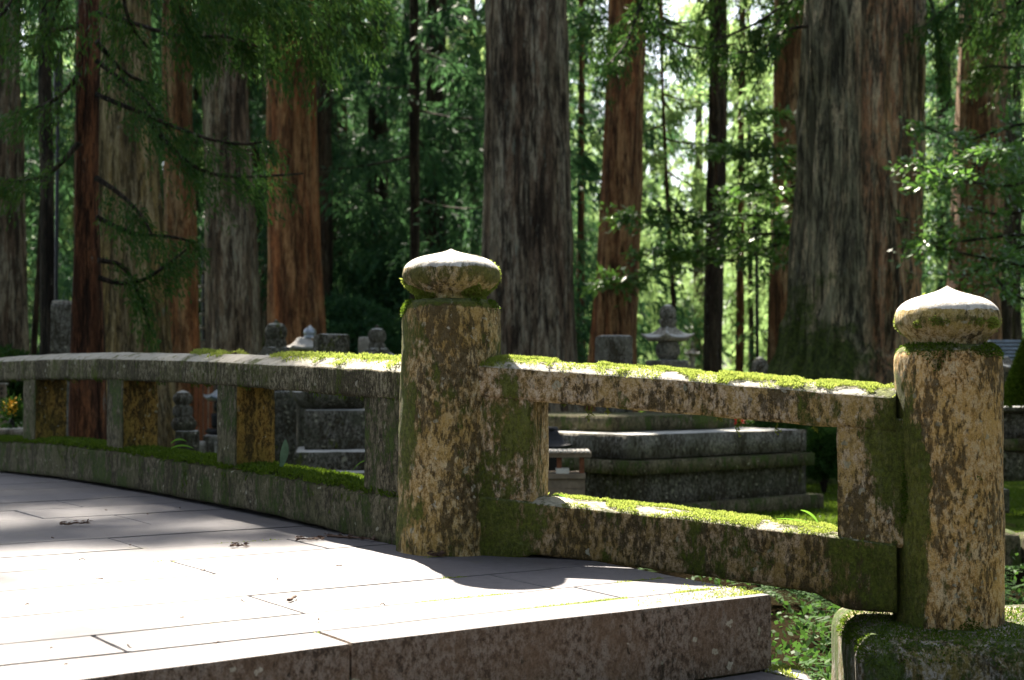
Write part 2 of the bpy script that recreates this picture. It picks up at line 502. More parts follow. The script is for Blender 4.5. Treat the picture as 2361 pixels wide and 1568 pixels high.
MAT['white'] = simple('whitened_stone', (.55, .54, .50), .7, .15, 30)
MAT['blue_roof'] = simple('blue_grey_roof_slats', (.16, .20, .26), .5, .3, 10)
MAT['twig'] = simple('dry_twig', (.10, .06, .045), .8, .4, 120)
MAT['petal_y'] = simple('yellow_petals', (.75, .42, .02), .6, .2, 60)
MAT['petal_w'] = simple('white_petals', (.75, .68, .62), .6, .1, 60)
MAT['petal_r'] = simple('red_paper', (.55, .03, .03), .6, .1, 60)
def ground_mat():
    m = M('mossy_ground')
    n = m.noise(.9, 6, .65); f = m.noise(40, 5, .7); mid = m.noise(6, 4, .6)
    moss = m.ramp(f, [(.3, (.035, .06, .010)), (.5, (.08, .125, .02)), (.75, (.16, .19, .035))])
    soil = m.ramp(f, [(.3, (.03, .022, .014)), (.7, (.08, .06, .04))])
    c = m.mix(m.ramp(m.math('ADD', m.math('MULTIPLY', n, .6), m.math('MULTIPLY', mid, .4)), [(.53, 0), (.63, .9)]), moss, soil)
    o = m.sep(m.pos)
    c = m.mix(m.ramp(o[1], [(.0, 0), (1, 0)]) if False else m.math('LESS_THAN', o[1], 9.1), c, (.018, .014, .008))  # ditch floor painted near-black, standing in for its deep shade
    m.color(c)
    m.b.inputs['Specular IOR Level'].default_value = 0
    m.bump(m.math('ADD', f, mid), 1.0, .04)
    return m.m
MAT['ground'] = ground_mat()
MAT['soil'] = simple('joint_soil', (.045, .04, .022), .95, .5, 50)

# ------------------------------------------------------------------ ground
def ground_h(X, Y):
    p = np.stack([X * .35, Y * .35, X * 0], -1)
    h = fbm(p, 3, 5) * .10
    h = h * np.clip((Y - 9) / 6, .1, 1)
    bank = np.clip((9.15 - Y) / .25, 0, 1)
    h = h - .24 * bank
    far = np.clip((Y - 45) / 40, 0, 1)
    return h + far * far * 1.5 - .03
gx = np.concatenate([np.linspace(-90, -12, 40), np.linspace(-11.5, 11.5, 150), np.linspace(12, 90, 40)])
gy = np.concatenate([np.linspace(-12, 4, 20), np.linspace(4.3, 20, 150), np.linspace(20.5, 160, 120)])
GX, GY = np.meshgrid(gx, gy)
gh = ground_h(GX, GY)
GV = np.stack([GX, GY, gh], -1)
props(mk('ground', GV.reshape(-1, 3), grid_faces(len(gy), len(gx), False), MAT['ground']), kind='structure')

# ------------------------------------------------------------------ bridge deck
A = np.array([-.576, .817]); C = np.array([.817, .576])
P1 = np.array([-.219, 5.355]); P2 = np.array([1.415, 4.85])
def deck_z(a):
    return CAM_Z + np.interp(a, [3.1, 3.6, 4.4, 4.8, 5.3, 6.0, 7.0, 8.4, 9.6, 12, 16], [-.63, -.618, -.603, -.597, -.588, -.573, -.562, -.559, -.578, -.68, -.95])
def ac(a, c): return A * a + C * c
deck = empty('stone_bridge', (*ac(4.5, 1.5), deck_z(4.5)), 'arched stone bridge deck of pale granite slabs, glaring white where the sun falls', 'bridge')
rows = [3.165, 3.34, 3.58, 3.93, 4.37, 4.75, 5.09, 5.44, 5.79, 6.22, 6.62, 7.0, 7.4, 7.8, 8.25, 8.7, 9.15, 9.6, 10.1, 10.6, 11.1, 11.7]
joints = {0: [1.76, -.2], 1: [1.27, 2.75], 2: [1.85, 2.68], 3: [.55], 4: [1.95, .3], 5: [2.55, .9], 6: [1.99], 7: [.7], 9: [2.0, .2], 8: [1.1, 2.3]}
def slab(a0, a1, c0, c1, thick, seed):
    gap = .0034
    na = max(3, int((a1 - a0) / .07)); nc = max(4, min(26, int((c1 - c0) / .09)))
    aa = np.linspace(a0 + gap, a1 - gap, na + 1); cc = np.linspace(c0 + gap, c1 - gap, nc + 1)
    AA, CC = np.meshgrid(aa, cc, indexing='ij')
    if a0 < 3.2:      # the front edge is not quite parallel to the courses
        AA = AA - np.clip(1.76 - CC, 0, 4) * .075 * (1 - (AA - a0) / (a1 - a0))
    top = np.zeros(AA.shape + (3,))
    top[..., 0] = A[0] * AA + C[0] * CC; top[..., 1] = A[1] * AA + C[1] * CC
    rs = np.random.default_rng(seed)
    tilt = rs.uniform(-.0012, .0012)
    top[..., 2] = deck_z(AA) + fbm(top * 3.3, 2, 3) * .0022 + tilt
    # chipped arris: lower the border ring
    e = np.ones(AA.shape, bool); e[1:-1, 1:-1] = False
    rim = top.copy()
    jit = (vnoise(np.stack([AA * 14, CC * 14, AA * 0], -1), seed) * .5 + .5) * .0035 + .0008
    V = top.reshape(-1, 3).copy()
    Fc = [tuple(f) for f in grid_faces(na + 1, nc + 1, False)]
    # inset top ring slightly then drop
    idx = [(0, j) for j in range(nc + 1)] + [(i, nc) for i in range(1, na + 1)] + [(na, j) for j in range(nc - 1, -1, -1)] + [(i, 0) for i in range(na - 1, 0, -1)]
    base = len(V)
    ring = [i * (nc + 1) + j for i, j in idx]
    ctr = V.mean(0)
    extra = []
    for (i, j) in idx:
        p = top[i, j].copy(); q = p.copy(); q[2] -= jit[i, j] + .004
        extra.append(q)
    for (i, j) in idx:
        p = top[i, j].copy(); p[2] -= thick; extra.append(p)
    # pull the original border inwards
    for (i, j) in idx:
        k = i * (nc + 1) + j
        ia = A * (jit[i, j] * (1 if i == 0 else -1 if i == na else 0)) + C * (jit[i, j] * (1 if j == 0 else -1 if j == nc else 0))
        V[k, :2] += ia
    V = np.vstack([V, np.array(extra)])
    n = len(ring)
    for k in range(n):
        k2 = (k + 1) % n
        Fc.append((ring[k], ring[k2], base + k2, base + k)[::-1])
        Fc.append((base + k, base + k2, base + n + k2, base + n + k)[::-1])
    return V, Fc
RIGHT = 3.17
cnt = 0
for i in range(len(rows) - 1):
    js = sorted(joints.get(i, []))
    if i not in joints:
        s = np.random.default_rng(i); js = [float(s.uniform(.3, 2.4))]
    cs = [-2.2] + js + [RIGHT]
    for c0, c1 in zip(cs[:-1], cs[1:]):
        th = .214 if i == 0 else .15
        V, Fc = slab(rows[i], rows[i + 1], c0, c1, th, cnt + 11)
        o = mk('paving_slab', V, Fc, MAT['slab'], deck, smooth=False)
        if i == 0:
            o.data.materials.append(MAT['riser'])
            for p in o.data.polygons:
                if abs(p.normal.z) < .6: p.material_index = 1
            o['label'] = 'edge slab of the deck with a brown stained riser'
        cnt += 1
V, Fc = join([box((0, 0, 0), (1, 1, 1))])
cor = [ac(3.19, -2.15), ac(3.19, RIGHT - .02), ac(12, RIGHT - .02), ac(12, -2.15)]
bedV = []; bedF = []
aa = np.linspace(3.19, 12, 30)
for a in aa:
    for c in (-2.15, RIGHT - .02):
        p = ac(a, c); bedV.append((p[0], p[1], float(deck_z(a)) - .010)); bedV.append((p[0], p[1], float(deck_z(a)) - .32))
for i in range(len(aa) - 1):
    b = i * 4
    bedF += [(b, b + 2, b + 6, b + 4), (b + 2, b + 3, b + 7, b + 6), (b + 1, b + 5, b + 7, b + 3), (b, b + 4, b + 5, b + 1)]
bedF += [(0, 1, 3, 2), (len(bedV) - 4, len(bedV) - 2, len(bedV) - 1, len(bedV) - 3)]
mk('mortar_bed', bedV, bedF, MAT['soil'], deck, smooth=False)

# lower landing paving in front of the step
LZ = CAM_Z - .846
land = empty('lower_landing', (*ac(2.6, 1.5), LZ), 'dark paving at the foot of the bridge step', 'paving')
for k, (a0, a1) in enumerate(((2.72, 3.16), (2.25, 2.715), (1.75, 2.245), (1.2, 1.745))):
    for c0, c1 in ((-2, .6), (.605, 2.0), (2.005, 3.12)):
        p = [ac(a0, c0), ac(a0, c1), ac(a1, c1), ac(a1, c0)]
        V = np.array([(q[0], q[1], LZ) for q in p] + [(q[0], q[1], LZ - .2) for q in p])
        o = mk('paving_slab', V, [(0, 1, 2, 3), (0, 4, 5, 1), (1, 5, 6, 2), (2, 6, 7, 3), (3, 7, 4, 0)], MAT['slab'], land, smooth=False)

# ------------------------------------------------------------------ moss blades / sampling
def blades(P, Nn, L, W, bias, rng, rand=.55):
    n = len(P)
    d = Nn + bias + rng.normal(0, rand, (n, 3))
    d /= np.linalg.norm(d, axis=1, keepdims=True) + 1e-9
    s = np.cross(d, rng.normal(0, 1, (n, 3))); s /= np.linalg.norm(s, axis=1, keepdims=True) + 1e-9
    L = np.broadcast_to(L, (n,))[:, None] * rng.uniform(.5, 1.3, (n, 1)); W = np.broadcast_to(W, (n,))[:, None]
    V = np.stack([P - d * .003, P + d * L * .55 + s * W, P + d * L, P + d * L * .55 - s * W], 1).reshape(-1, 3)
    Fc = np.arange(n * 4).reshape(-1, 4)
    return V, Fc
def sample_grid(rings, n, rng, closed=True):
    a, b, _ = rings.shape
    i = rng.integers(0, a - 1, n * 2); j = rng.integers(0, b if closed else b - 1, n * 2)
    j2 = (j + 1) % b
    p00 = rings[i, j]; p01 = rings[i, j2]; p10 = rings[i + 1, j]; p11 = rings[i + 1, j2]
    nn = np.cross(p10 - p00, p01 - p00)
    ar = np.linalg.norm(nn, axis=1)
    keep = rng.uniform(0, ar.max(), n * 2) < ar
    u = rng.uniform(0, 1, (n * 2, 1)); v = rng.uniform(0, 1, (n * 2, 1))
    P = p00 * (1 - u) * (1 - v) + p01 * (1 - u) * v + p10 * u * (1 - v) + p11 * u * v
    nn = nn / (ar[:, None] + 1e-12)
    return P[keep], nn[keep]
def outward(P, Nn, cen):
    s = np.sign(((P - cen) * Nn).sum(1)); return Nn * s[:, None]

# ------------------------------------------------------------------ posts
def post(name, P, px, base_y, prof_px, shaft_px, mat, label, seed, lean=0.0):
    Y = P[1]; k = Y / F
    root_z = base_y
    root = empty(name, (P[0], P[1], root_z), label, 'stone post', 'round headed stone posts of the bridge parapet')
    def Z(y): return at(px, y, Y)[2]
    cap = [(r * k, Z(y)) for r, y in prof_px]
    sh = [(r * k, Z(y)) for r, y in shaft_px]
    def dense(pr, step):
        q = smooth_poly(pr, 2); return resample(q, step)
    capd = dense(cap, .008); shd = dense(sh, .016)
    shd[-1][1] = root_z - .02
    parts = []
    out = []
    for nm, pr, mt, wob in (('cap', capd, MAT['cap'], .0035), ('shaft', shd, mat, .007)):
        seg = 96
        th = np.linspace(0, 2 * math.pi, seg, endpoint=False)
        rings = np.zeros((len(pr), seg, 3))
        rings[..., 0] = P[0] + pr[:, 0:1] * np.cos(th); rings[..., 1] = P[1] + pr[:, 0:1] * np.sin(th); rings[..., 2] = pr[:, 1:2]
        d = fbm(rings * np.array([13, 13, 8]), 4, seed) * wob + fbm(rings * 45, 3, seed + 4) * .0022
        c = np.zeros_like(rings); c[..., 0] = P[0]; c[..., 1] = P[1]; c[..., 2] = rings[..., 2]
        dr = rings - c; ln = np.linalg.norm(dr, axis=-1, keepdims=True) + 1e-6
        rings = rings + dr / ln * (d * np.clip(ln[..., 0] / .05, 0, 1))[..., None]
        if nm == 'shaft':
            hgt = (rings[..., 2] - root_z)
            rings[..., 0] += lean * (hgt - 1.0)
        rings = rings[::-1]
        V, Fc = loft(rings)
        mk(nm, V, Fc, mt, root)
        out.append(rings)
    return root, out
capA = [(1, 574), (14, 580), (38, 586), (70, 592), (94, 602), (107, 615), (113, 630), (112, 645), (102, 659), (88, 670), (77, 679), (74, 688), (78, 696)]
shA = [(60, 690), (88, 692), (103, 698), (111, 708), (114, 724), (114, 800), (116, 900), (118, 1000), (121, 1120), (124, 1230), (124, 1292)]
capB = [(1, 659), (18, 669), (50, 679.5), (84, 689), (105, 702), (116, 719), (119, 736), (116, 752), (106, 766), (92, 778), (85, 787), (84, 794), (88, 802)]
shB = [(70, 793), (92, 795), (106, 801), (115, 812), (119, 828), (120, 900), (120, 1100), (120, 1300), (121, 1440)]
zA = float(deck_z(4.45)); zB = .17
postA, ringsA = post('stone_post', P1, 1041, zA, capA, shA, MAT['post'], 'left stone post, dark brown and mossy, standing on the pale bridge deck', 3)
postB, ringsB = post('stone_post', P2, 2185, zB, capB, shB, MAT['post2'], 'right end stone post, warm orange brown, standing on a mossy pedestal', 9)

# ------------------------------------------------------------------ rails
D = (P2 - P1) / np.linalg.norm(P2 - P1); Nf = np.array([D[1], -D[0]])
def bar(O, T, Nn, half, ss, ztop, zbot, crown=.0, seed=0, rough=.006, nside=7, ntop=8):
    """long beam; ss stations along T from O; front on +Nn side"""
    rings = []
    for s, zt, zb in zip(ss, ztop, zbot):
        pr = []
        b = .010
        for k in range(nside): pr.append((half, zb + b + (zt - zb - 2 * b) * k / (nside - 1)))
        for k in range(ntop):
            w = 1 - 2 * k / (ntop - 1)
            pr.append((w * (half - b), zt + crown * (1 - abs(w - (-.15)) ** 2.0 / 1.3)))
        for k in range(nside): pr.append((-half, zt - b - (zt - zb - 2 * b) * k / (nside - 1)))
        for k in range(4): pr.append((-(half - b) + 2 * (half - b) * k / 3, zb))
        pr = np.array(pr)
        p = np.zeros((len(pr), 3))
        base = O + T * s
        p[:, 0] = base[0] + Nn[0] * pr[:, 0]; p[:, 1] = base[1] + Nn[1] * pr[:, 0]; p[:, 2] = pr[:, 1]
        rings.append(p)
    rings = np.array(rings)
    n3 = np.array([Nn[0], Nn[1], 0.])
    d = fbm(rings * 11, 4, seed) * rough + fbm(rings * 50, 2, seed + 3) * .002
    side = np.zeros(rings.shape[1]); side[:nside] = 1; side[nside + ntop:2 * nside + ntop] = -1
    rings = rings + n3 * (d * side[None])[..., None]
    rings[..., 2] += fbm(rings * 9 + 5, 3, seed + 1) * rough * .7
    return rings
left = empty('stone_railing', (*(P1 + A * 2.5), deck_z(7.0)), 'long curved mossy stone railing running left along the bridge deck', 'railing')
tL = np.arange(.10, 7.2, .03)
def interp(xs, ys): return CAM_Z + np.interp(tL, xs, ys)
zt = CAM_Z + np.interp(tL, [.1, .44, .81, 1.29, 1.84, 2.6, 3.3, 4.2, 5.1, 6, 7.2], [.040, .052, .064, .078, .095, .112, .126, .133, .131, .12, .08])
zb = CAM_Z + np.interp(tL, [.1, .42, 1.29, 1.84, 2.47, 3.27, 4.2, 5.1, 6, 7.2], [-.073, -.063, -.032, -.018, -.003, .008, .011, .003, -.012, -.05])
lt = CAM_Z + np.interp(tL, [.1, .39, 1.04, 1.83, 2.4, 3.2, 4.26, 5.1, 6, 7.2], [-.43, -.42, -.402, -.388, -.376, -.364, -.362, -.383, -.40, -.44])
lb = CAM_Z + np.interp(tL, [.1, .44, .8, 1.28, 1.83, 2.6, 3.26, 4.1, 5.1, 6, 7.2], [-.625, -.612, -.590, -.572, -.566, -.560, -.557, -.561, -.580, -.60, -.66]) + .012
NL = -C
rTopL = bar(P1, A, NL, .10, tL, zt, zb, .030, 21)
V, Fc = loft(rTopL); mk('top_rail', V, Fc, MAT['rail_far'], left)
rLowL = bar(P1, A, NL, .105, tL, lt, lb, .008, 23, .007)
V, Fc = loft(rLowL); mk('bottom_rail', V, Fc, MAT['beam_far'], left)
for k, (t0, t1) in enumerate(((.14, .46), (1.60, 1.81), (2.98, 3.22), (4.42, 4.66), (5.9, 6.15))):
    z0 = float(np.interp(t0, tL, lt)) - .03; z1 = float(np.interp(t0, tL, zb)) + .03
    lo = P1 + A * t0 + C * .097; n = 14
    rings = []
    for z in np.linspace(z0, z1, 16):
        ring = []
        for (a, b) in ((t0, -.093), (t0, .093), (t1, .093), (t1, -.093)):
            ring.append((a, b))
        pts = resample([*ring, ring[0]], .024)[:-1]
        rings.append([(*(P1 + A * p[0] + C * p[1]), z) for p in pts])
    rings = np.array(rings)
    cen = np.array([*(P1 + A * (t0 + t1) / 2), 0]); dv = rings - cen; dv[..., 2] = 0
    dv /= np.linalg.norm(dv, axis=-1, keepdims=True)
    rings = rings + dv * (fbm(rings * 12, 4, 30 + k) * .006)[..., None]
    V, Fc = loft(rings)
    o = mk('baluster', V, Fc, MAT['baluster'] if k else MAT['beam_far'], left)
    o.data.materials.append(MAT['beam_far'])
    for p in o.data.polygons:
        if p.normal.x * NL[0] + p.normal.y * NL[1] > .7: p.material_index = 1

right = empty('stone_railing', (*(P1 + D * .85), zA), 'short flared stone railing between the two round headed posts', 'railing')
sR = np.arange(.09, 1.56, .02)
zt = CAM_Z + np.interp(sR, [.1, .36, .75, 1.19, 1.56], [.060, .044, .015, -.020, -.050])
zb = CAM_Z + np.interp(sR, [.1, .75, 1.18, 1.56], [-.052, -.100, -.136, -.164])
rTopR = bar(P1, D, Nf, .11, sR, zt, zb, .026, 41)
V, Fc = loft(rTopR); mk('top_rail', V, Fc, MAT['rail'], right)
lt = CAM_Z + np.interp(sR, [.1, .36, .75, 1.18, 1.54], [-.398, -.418, -.448, -.485, -.521])
lb = CAM_Z + np.interp(sR, [.1, .27, .29, .33, .36, .95, 1.26, 1.30, 1.36, 1.40, 1.56], [-.616, -.628, -.622, -.602, -.599, -.655, -.688, -.696, -.730, -.741, -.748]) + .006
rLowR = bar(P1, D, Nf, .115, sR, lt, lb, .012, 43, .008)
V, Fc = loft(rLowR); mk('bottom_rail', V, Fc, MAT['beam'], right)
for k, (t0, t1) in enumerate(((.12, .335), (1.365, 1.60))):
    z0 = float(np.interp(t0, sR, lt)) - .03; z1 = float(np.interp(t0, sR, zb)) + .03
    rings = []
    for z in np.linspace(z0, z1, 20):
        pts = resample([(t0, -.10), (t1, -.10), (t1, .10), (t0, .10), (t0, -.10)], .02)[:-1]
        rings.append([(*(P1 + D * p[0] + Nf * p[1]), z) for p in pts])
    rings = np.array(rings)
    cen = np.array([*(P1 + D * (t0 + t1) / 2), 0]); dv = rings - cen; dv[..., 2] = 0
    dv /= np.linalg.norm(dv, axis=-1, keepdims=True)
    rings = rings + dv * (fbm(rings * 12, 4, 50 + k) * .006)[..., None]
    V, Fc = loft(rings); mk('baluster', V, Fc, MAT['rail'], right)

# moss on the rails and posts
def moss_top(rings, T, O, ranges, n, L, W, name, parent, mat, seed, thr=-.15, wmin=-.11, overhang=0.0, Nn=None, sparse=.02):
    rng = np.random.default_rng(seed)
    P, Nn_ = sample_grid(rings, n, rng)
    Nn_ = outward(P, Nn_, rings.mean((0, 1)) * np.array([0, 0, 1]) + np.array([0, 0, 0]) * 0 + np.array([0, 0, 0])) if False else Nn_
    Nn_ = np.where(Nn_[:, 2:3] < 0, -Nn_, Nn_)
    rel = P[:, :2] - O
    s = rel @ T; w = rel @ Nn
    topm = Nn_[:, 2] > .55
    zmax = np.interp(s, [(r.mean(0)[:2] - O) @ T for r in rings], [r[:, 2].max() for r in rings])
    topm &= P[:, 2] > zmax - .06
    m = np.zeros(len(P), bool)
    nz = fbm(np.stack([P[:, 0] * 13, P[:, 1] * 13, P[:, 2] * 0], -1), 3, seed)
    for a, b in ranges:
        edge = np.minimum(s - a, b - s)
        ok = (edge > 0) & (nz > thr - np.clip(edge / .12, 0, 1) * .30 + .2)
        m |= ok
    m &= topm
    m &= (w < .05 + nz * .16) if overhang == 0 else True
    P = P[m]; Nn_ = Nn_[m]
    cush = (.5 + .5 * fbm(P * 24, 3, seed + 2))
    Pb = P + np.array([0, 0, 1]) * (np.clip(cush, 0, 1.2) * L * 1.3)[:, None]
    V1, F1 = blades(Pb, Nn_ * .5, L, W, np.array([0, 0, .6]), rng, .75)
    o = mk(name, V1, F1, mat, parent); o['kind'] = 'stuff'
    return o
def s_px(x, O, T, Nn, half, y=870):
    q = on_plane(x, y, O + Nn * half, Nn); return (q[:2] - O) @ T
rngR = [(s_px(a, P1, D, Nf, .11), s_px(b, P1, D, Nf, .11)) for a, b in ((1090, 1262), (1360, 1600), (1650, 1850), (1880, 2090))]
moss_top(rTopR, D, P1, rngR, 170000, .010, .0014, 'moss', right, LEAF['moss'], 61, Nn=Nf)
rngL = [(s_px(a, P1, A, NL, .10), s_px(b, P1, A, NL, .10)) for a, b in ((950, 745), (720, 600), (450, 400), (488, 470))]
moss_top(rTopL, A, P1, rngL, 220000, .015, .0022, 'moss', left, LEAF['moss'], 62, Nn=NL, thr=-.25)
moss_top(rLowR, D, P1, [(.3, 1.45)], 150000, .0095, .0015, 'moss', right, LEAF['moss'], 63, Nn=Nf, thr=-.02, overhang=1)
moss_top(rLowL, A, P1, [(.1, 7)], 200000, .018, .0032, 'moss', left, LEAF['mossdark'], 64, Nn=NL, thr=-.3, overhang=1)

moss_top(rTopR, D, P1, [(.05, 1.56)], 60000, .006, .0016, 'thin_moss', right, LEAF['moss'], 65, Nn=Nf, thr=-.12, wmin=0)
moss_top(rTopL, A, P1, [(.05, 1.25)], 90000, .007, .002, 'thin_moss', left, LEAF['moss'], 66, Nn=NL, thr=-.05)
def hang_moss(rings, n, mask, L, W, name, parent, mat, seed, down=-1.0, O=None):
    rng = np.random.default_rng(seed)
    P, Nn_ = sample_grid(rings, n, rng)
    cen = np.stack([np.full(len(P), 0.), np.full(len(P), 0.), P[:, 2]], 1)
    if O is not None: cen[:, 0] = O[0]; cen[:, 1] = O[1]
    Nn_ = outward(P, Nn_, cen)
    k = mask(P, Nn_)
    P = P[k]; Nn_ = Nn_[k]
    V1, F1 = blades(P, Nn_, L, W, np.array([0, 0, down]), rng, .5)
    o = mk(name, V1, F1, mat, parent); o['kind'] = 'stuff'
def m_post(seed, neckz, side_dir, side_amt, zr):
    def f(P, Nn_):
        nz = fbm(P * np.array([9, 9, 6]), 4, seed)
        neck = np.exp(-((P[:, 2] - neckz) / .035) ** 2)
        side = (Nn_[:, 0] * side_dir[0] + Nn_[:, 1] * side_dir[1])
        return (nz + neck * .55 + np.clip(side - .2, 0, 1) * side_amt) > .52
    return f
zn = at(1041, 694, P1[1])[2]; zn2 = at(2185, 797, P2[1])[2]
hang_moss(ringsA[1], 60000, m_post(5, zn - .01, (.95, .3), .45, None), .011, .0022, 'moss', postA, LEAF['mossdark'], 71, -.3, P1)
hang_moss(ringsA[0], 26000, m_post(6, zn + .02, (.8, .6), .75, None), .012, .0022, 'moss', postA, LEAF['moss'], 72, .1, P1)
hang_moss(ringsB[1], 50000, m_post(7, zn2 - .01, (-.9, .2), .45, None), .010, .0022, 'moss', postB, LEAF['mossdark'], 73, -.3, P2)
hang_moss(ringsB[0], 26000, m_post(8, zn2 + .07, (-.9, .2), .4, None), .010, .002, 'moss', postB, LEAF['moss'], 74, .1, P2)
def m_front(O, Nn, T, thr, seed, zref=None, bias=.0):
    def f(P, Nn_):
        w = (P[:, :2] - O) @ Nn
        s = (P[:, :2] - O) @ T
        nz = fbm(np.stack([s * 14, P[:, 2] * 5, s * 0], -1), 4, seed)
        zz = np.interp(s, zref[0], zref[1])
        up = np.clip(1 - (zz - P[:, 2]) / .09, -1, 1)
        return (w > .08) & (nz + up * bias > thr)
    return f
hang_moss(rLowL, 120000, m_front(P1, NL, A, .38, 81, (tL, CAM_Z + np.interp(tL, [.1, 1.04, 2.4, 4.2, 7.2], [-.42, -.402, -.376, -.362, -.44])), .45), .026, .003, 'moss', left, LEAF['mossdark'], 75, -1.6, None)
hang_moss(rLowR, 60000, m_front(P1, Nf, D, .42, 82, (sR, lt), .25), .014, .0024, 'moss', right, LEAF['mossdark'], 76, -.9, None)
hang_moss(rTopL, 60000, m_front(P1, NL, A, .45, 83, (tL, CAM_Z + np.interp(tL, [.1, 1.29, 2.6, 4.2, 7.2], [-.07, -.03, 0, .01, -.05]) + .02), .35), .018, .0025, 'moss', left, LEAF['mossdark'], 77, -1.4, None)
# moss threads hanging from the underside of the right top rail
rng = np.random.default_rng(5)
parts = []
for x, y, ln in ((1355, 938, 34), (1362, 940, 20), (1400, 945, 8), (1700, 962, 42), (1704, 966, 25), (1790, 975, 26), (1660, 960, 10), (1300, 928, 8), (1880, 984, 8)):
    q = on_plane(x, y, P1 + Nf * .05, Nf)
    L = ln / F * 5
    pts = [q + np.array([0, 0, .02])]
    for k in range(6):
        pts.append(q + np.array([rng.normal(0, .004), rng.normal(0, .004), -L * (k + 1) / 6]))
    parts.append(tube(smooth_poly(pts, 1), [.003, .0022, .0012], 5))
    bl, bf = blades(np.repeat(np.array(pts), 6, 0), np.zeros((len(pts) * 6, 3)), .009, .0016, np.array([0, 0, -.5]), rng, 1)
    parts.append((bl, [tuple(f) for f in bf]))
V, Fc = join(parts); o = mk('hanging_moss', V, Fc, LEAF['moss'], right); o['kind'] = 'stuff'

# ------------------------------------------------------------------ pedestal under the right post
ped = empty('pedestal', (1.7, 4.9, -.3), 'rounded grey stone pedestal block topped with green moss under the right post', 'pedestal')
pang = math.atan2(D[1], D[0]) * .35
V, Fc = block((1.035, 4.46, -.6), (3.2, 5.35, zB + .004), pang, (1.035, 4.46), bev=.085, seg=.035, rough=.006, seed=4)
mk('block', V, Fc, MAT['pedestal'], ped)
rng = np.random.default_rng(12)
Vn = V
idx = rng.integers(0, len(Fc), 90000)
FA = np.array(Fc)
q = Vn[FA[idx]]
u = rng.uniform(0, 1, (len(idx), 1)); v = rng.uniform(0, 1, (len(idx), 1))
Pp = q[:, 0] * (1 - u) * (1 - v) + q[:, 1] * u * (1 - v) + q[:, 2] * u * v + q[:, 3] * (1 - u) * v
nn = np.cross(q[:, 1] - q[:, 0], q[:, 3] - q[:, 0]); nn /= np.linalg.norm(nn, axis=1, keepdims=True) + 1e-9
nz = fbm(Pp * np.array([5, 5, 8]), 4, 77)
k = (nn[:, 2] > .1) & (nz + np.clip((Pp[:, 2] - zB + .04) / .06, -1, .6) * .4 - np.clip((Pp[:, 0] - 1.7) * .3, 0, .4) > -.3) & (Pp[:, 1] < 5.1)
V1, F1 = blades(Pp[k], nn[k], .012, .0024, np.array([0, 0, -.2]), rng, .6)
o = mk('moss', V1, F1, LEAF['mossdark'], ped); o['kind'] = 'stuff'

# ------------------------------------------------------------------ trees
SX, SY = SUN.x / SUN.z, SUN.y / SUN.z
def sun_proj(P, z=.35):
    t = P[:, 2] - z
    return P[:, 0] - SX * t, P[:, 1] - SY * t
def cull(P, rng):
    """open the canopy where the photo's sunbeam comes through"""
    X, Y = sun_proj(P)
    rel = np.stack([X, Y], 1) - P1
    a = rel @ A; c = rel @ C
    n = fbm(np.stack([X * 1.1, Y * 1.1, X * 0], -1), 2, 91) * .5
    n2 = fbm(np.stack([X * 2.2, Y * 2.2, X * 0], -1), 2, 92)
    lit = (X > -5.2 + n) & (X < 2.2 + n * .6) & (Y > .8) & (((X > -.3) & (Y < 5.5 + n * .3)) | ((X <= -.3) & (c < .25 + n * .3)))
    dapple = ((a > .75 + n) & (n2 > -.45)) | ((X < -.9 + n) & (n2 > -.02))
    return ~(lit & ~dapple) | (~lit)
def leaves(P, T, L, W, rng):
    n = len(P)
    T = T / (np.linalg.norm(T, axis=1, keepdims=True) + 1e-9)
    s = np.cross(T, rng.normal(0, 1, (n, 3))); s /= np.linalg.norm(s, axis=1, keepdims=True) + 1e-9
    L = L * rng.uniform(.6, 1.3, (n, 1)); W = W * rng.uniform(.7, 1.2, (n, 1))
    V = np.stack([P, P + T * L * .5 + s * W * .5, P + T * L, P + T * L * .5 - s * W * .5], 1).reshape(-1, 3)
    return V, np.arange(n * 4).reshape(-1, 4)
def bough_leaves(rng, pts, tw_n, per, tw_len, hang, jit=.03, start=.15):
    """drooping sprays along a limb polyline -> leaf positions, directions"""
    pts = np.array(pts, float)
    seg = np.linalg.norm(np.diff(pts, axis=0), axis=1); cum = np.concatenate([[0], np.cumsum(seg)]); tot = cum[-1]
    t = rng.uniform(start, 1, tw_n) ** .9
    b = np.stack([np.interp(t * tot, cum, pts[:, i]) for i in range(3)], 1)
    b2 = np.stack([np.interp(np.clip(t * tot + .05, 0, tot + .05), cum, pts[:, i]) for i in range(3)], 1)
    tan = (pts[-1] - pts[0]) / (np.linalg.norm(pts[-1] - pts[0]) + 1e-9)
    side = np.cross(tan, [0, 0, 1]); side /= np.linalg.norm(side) + 1e-9
    sg = rng.choice([-1, 1], tw_n)[:, None]
    d = tan * rng.uniform(.3, 1.1, (tw_n, 1)) + side * sg * rng.uniform(.2, 1.0, (tw_n, 1)) + np.array([0, 0, 1]) * rng.uniform(-.7, .1, (tw_n, 1))
    d /= np.linalg.norm(d, axis=1, keepdims=True)
    tl = tw_len * (1.15 - .75 * t) * rng.uniform(.5, 1.25, tw_n)
    r = rng.uniform(.05, 1, (tw_n, per))
    P = b[:, None] + d[:, None] * (r * tl[:, None])[..., None] + np.array([0, 0, -1]) * (hang * r ** 2 * tl[:, None])[..., None]
    P = P + rng.normal(0, jit, P.shape)
    T = d[:, None] * (1 - .4 * r[..., None]) + np.array([0, 0, -1]) * (2 * hang * r[..., None]) + rng.normal(0, .45, P.shape)
    return P.reshape(-1, 3), T.reshape(-1, 3)
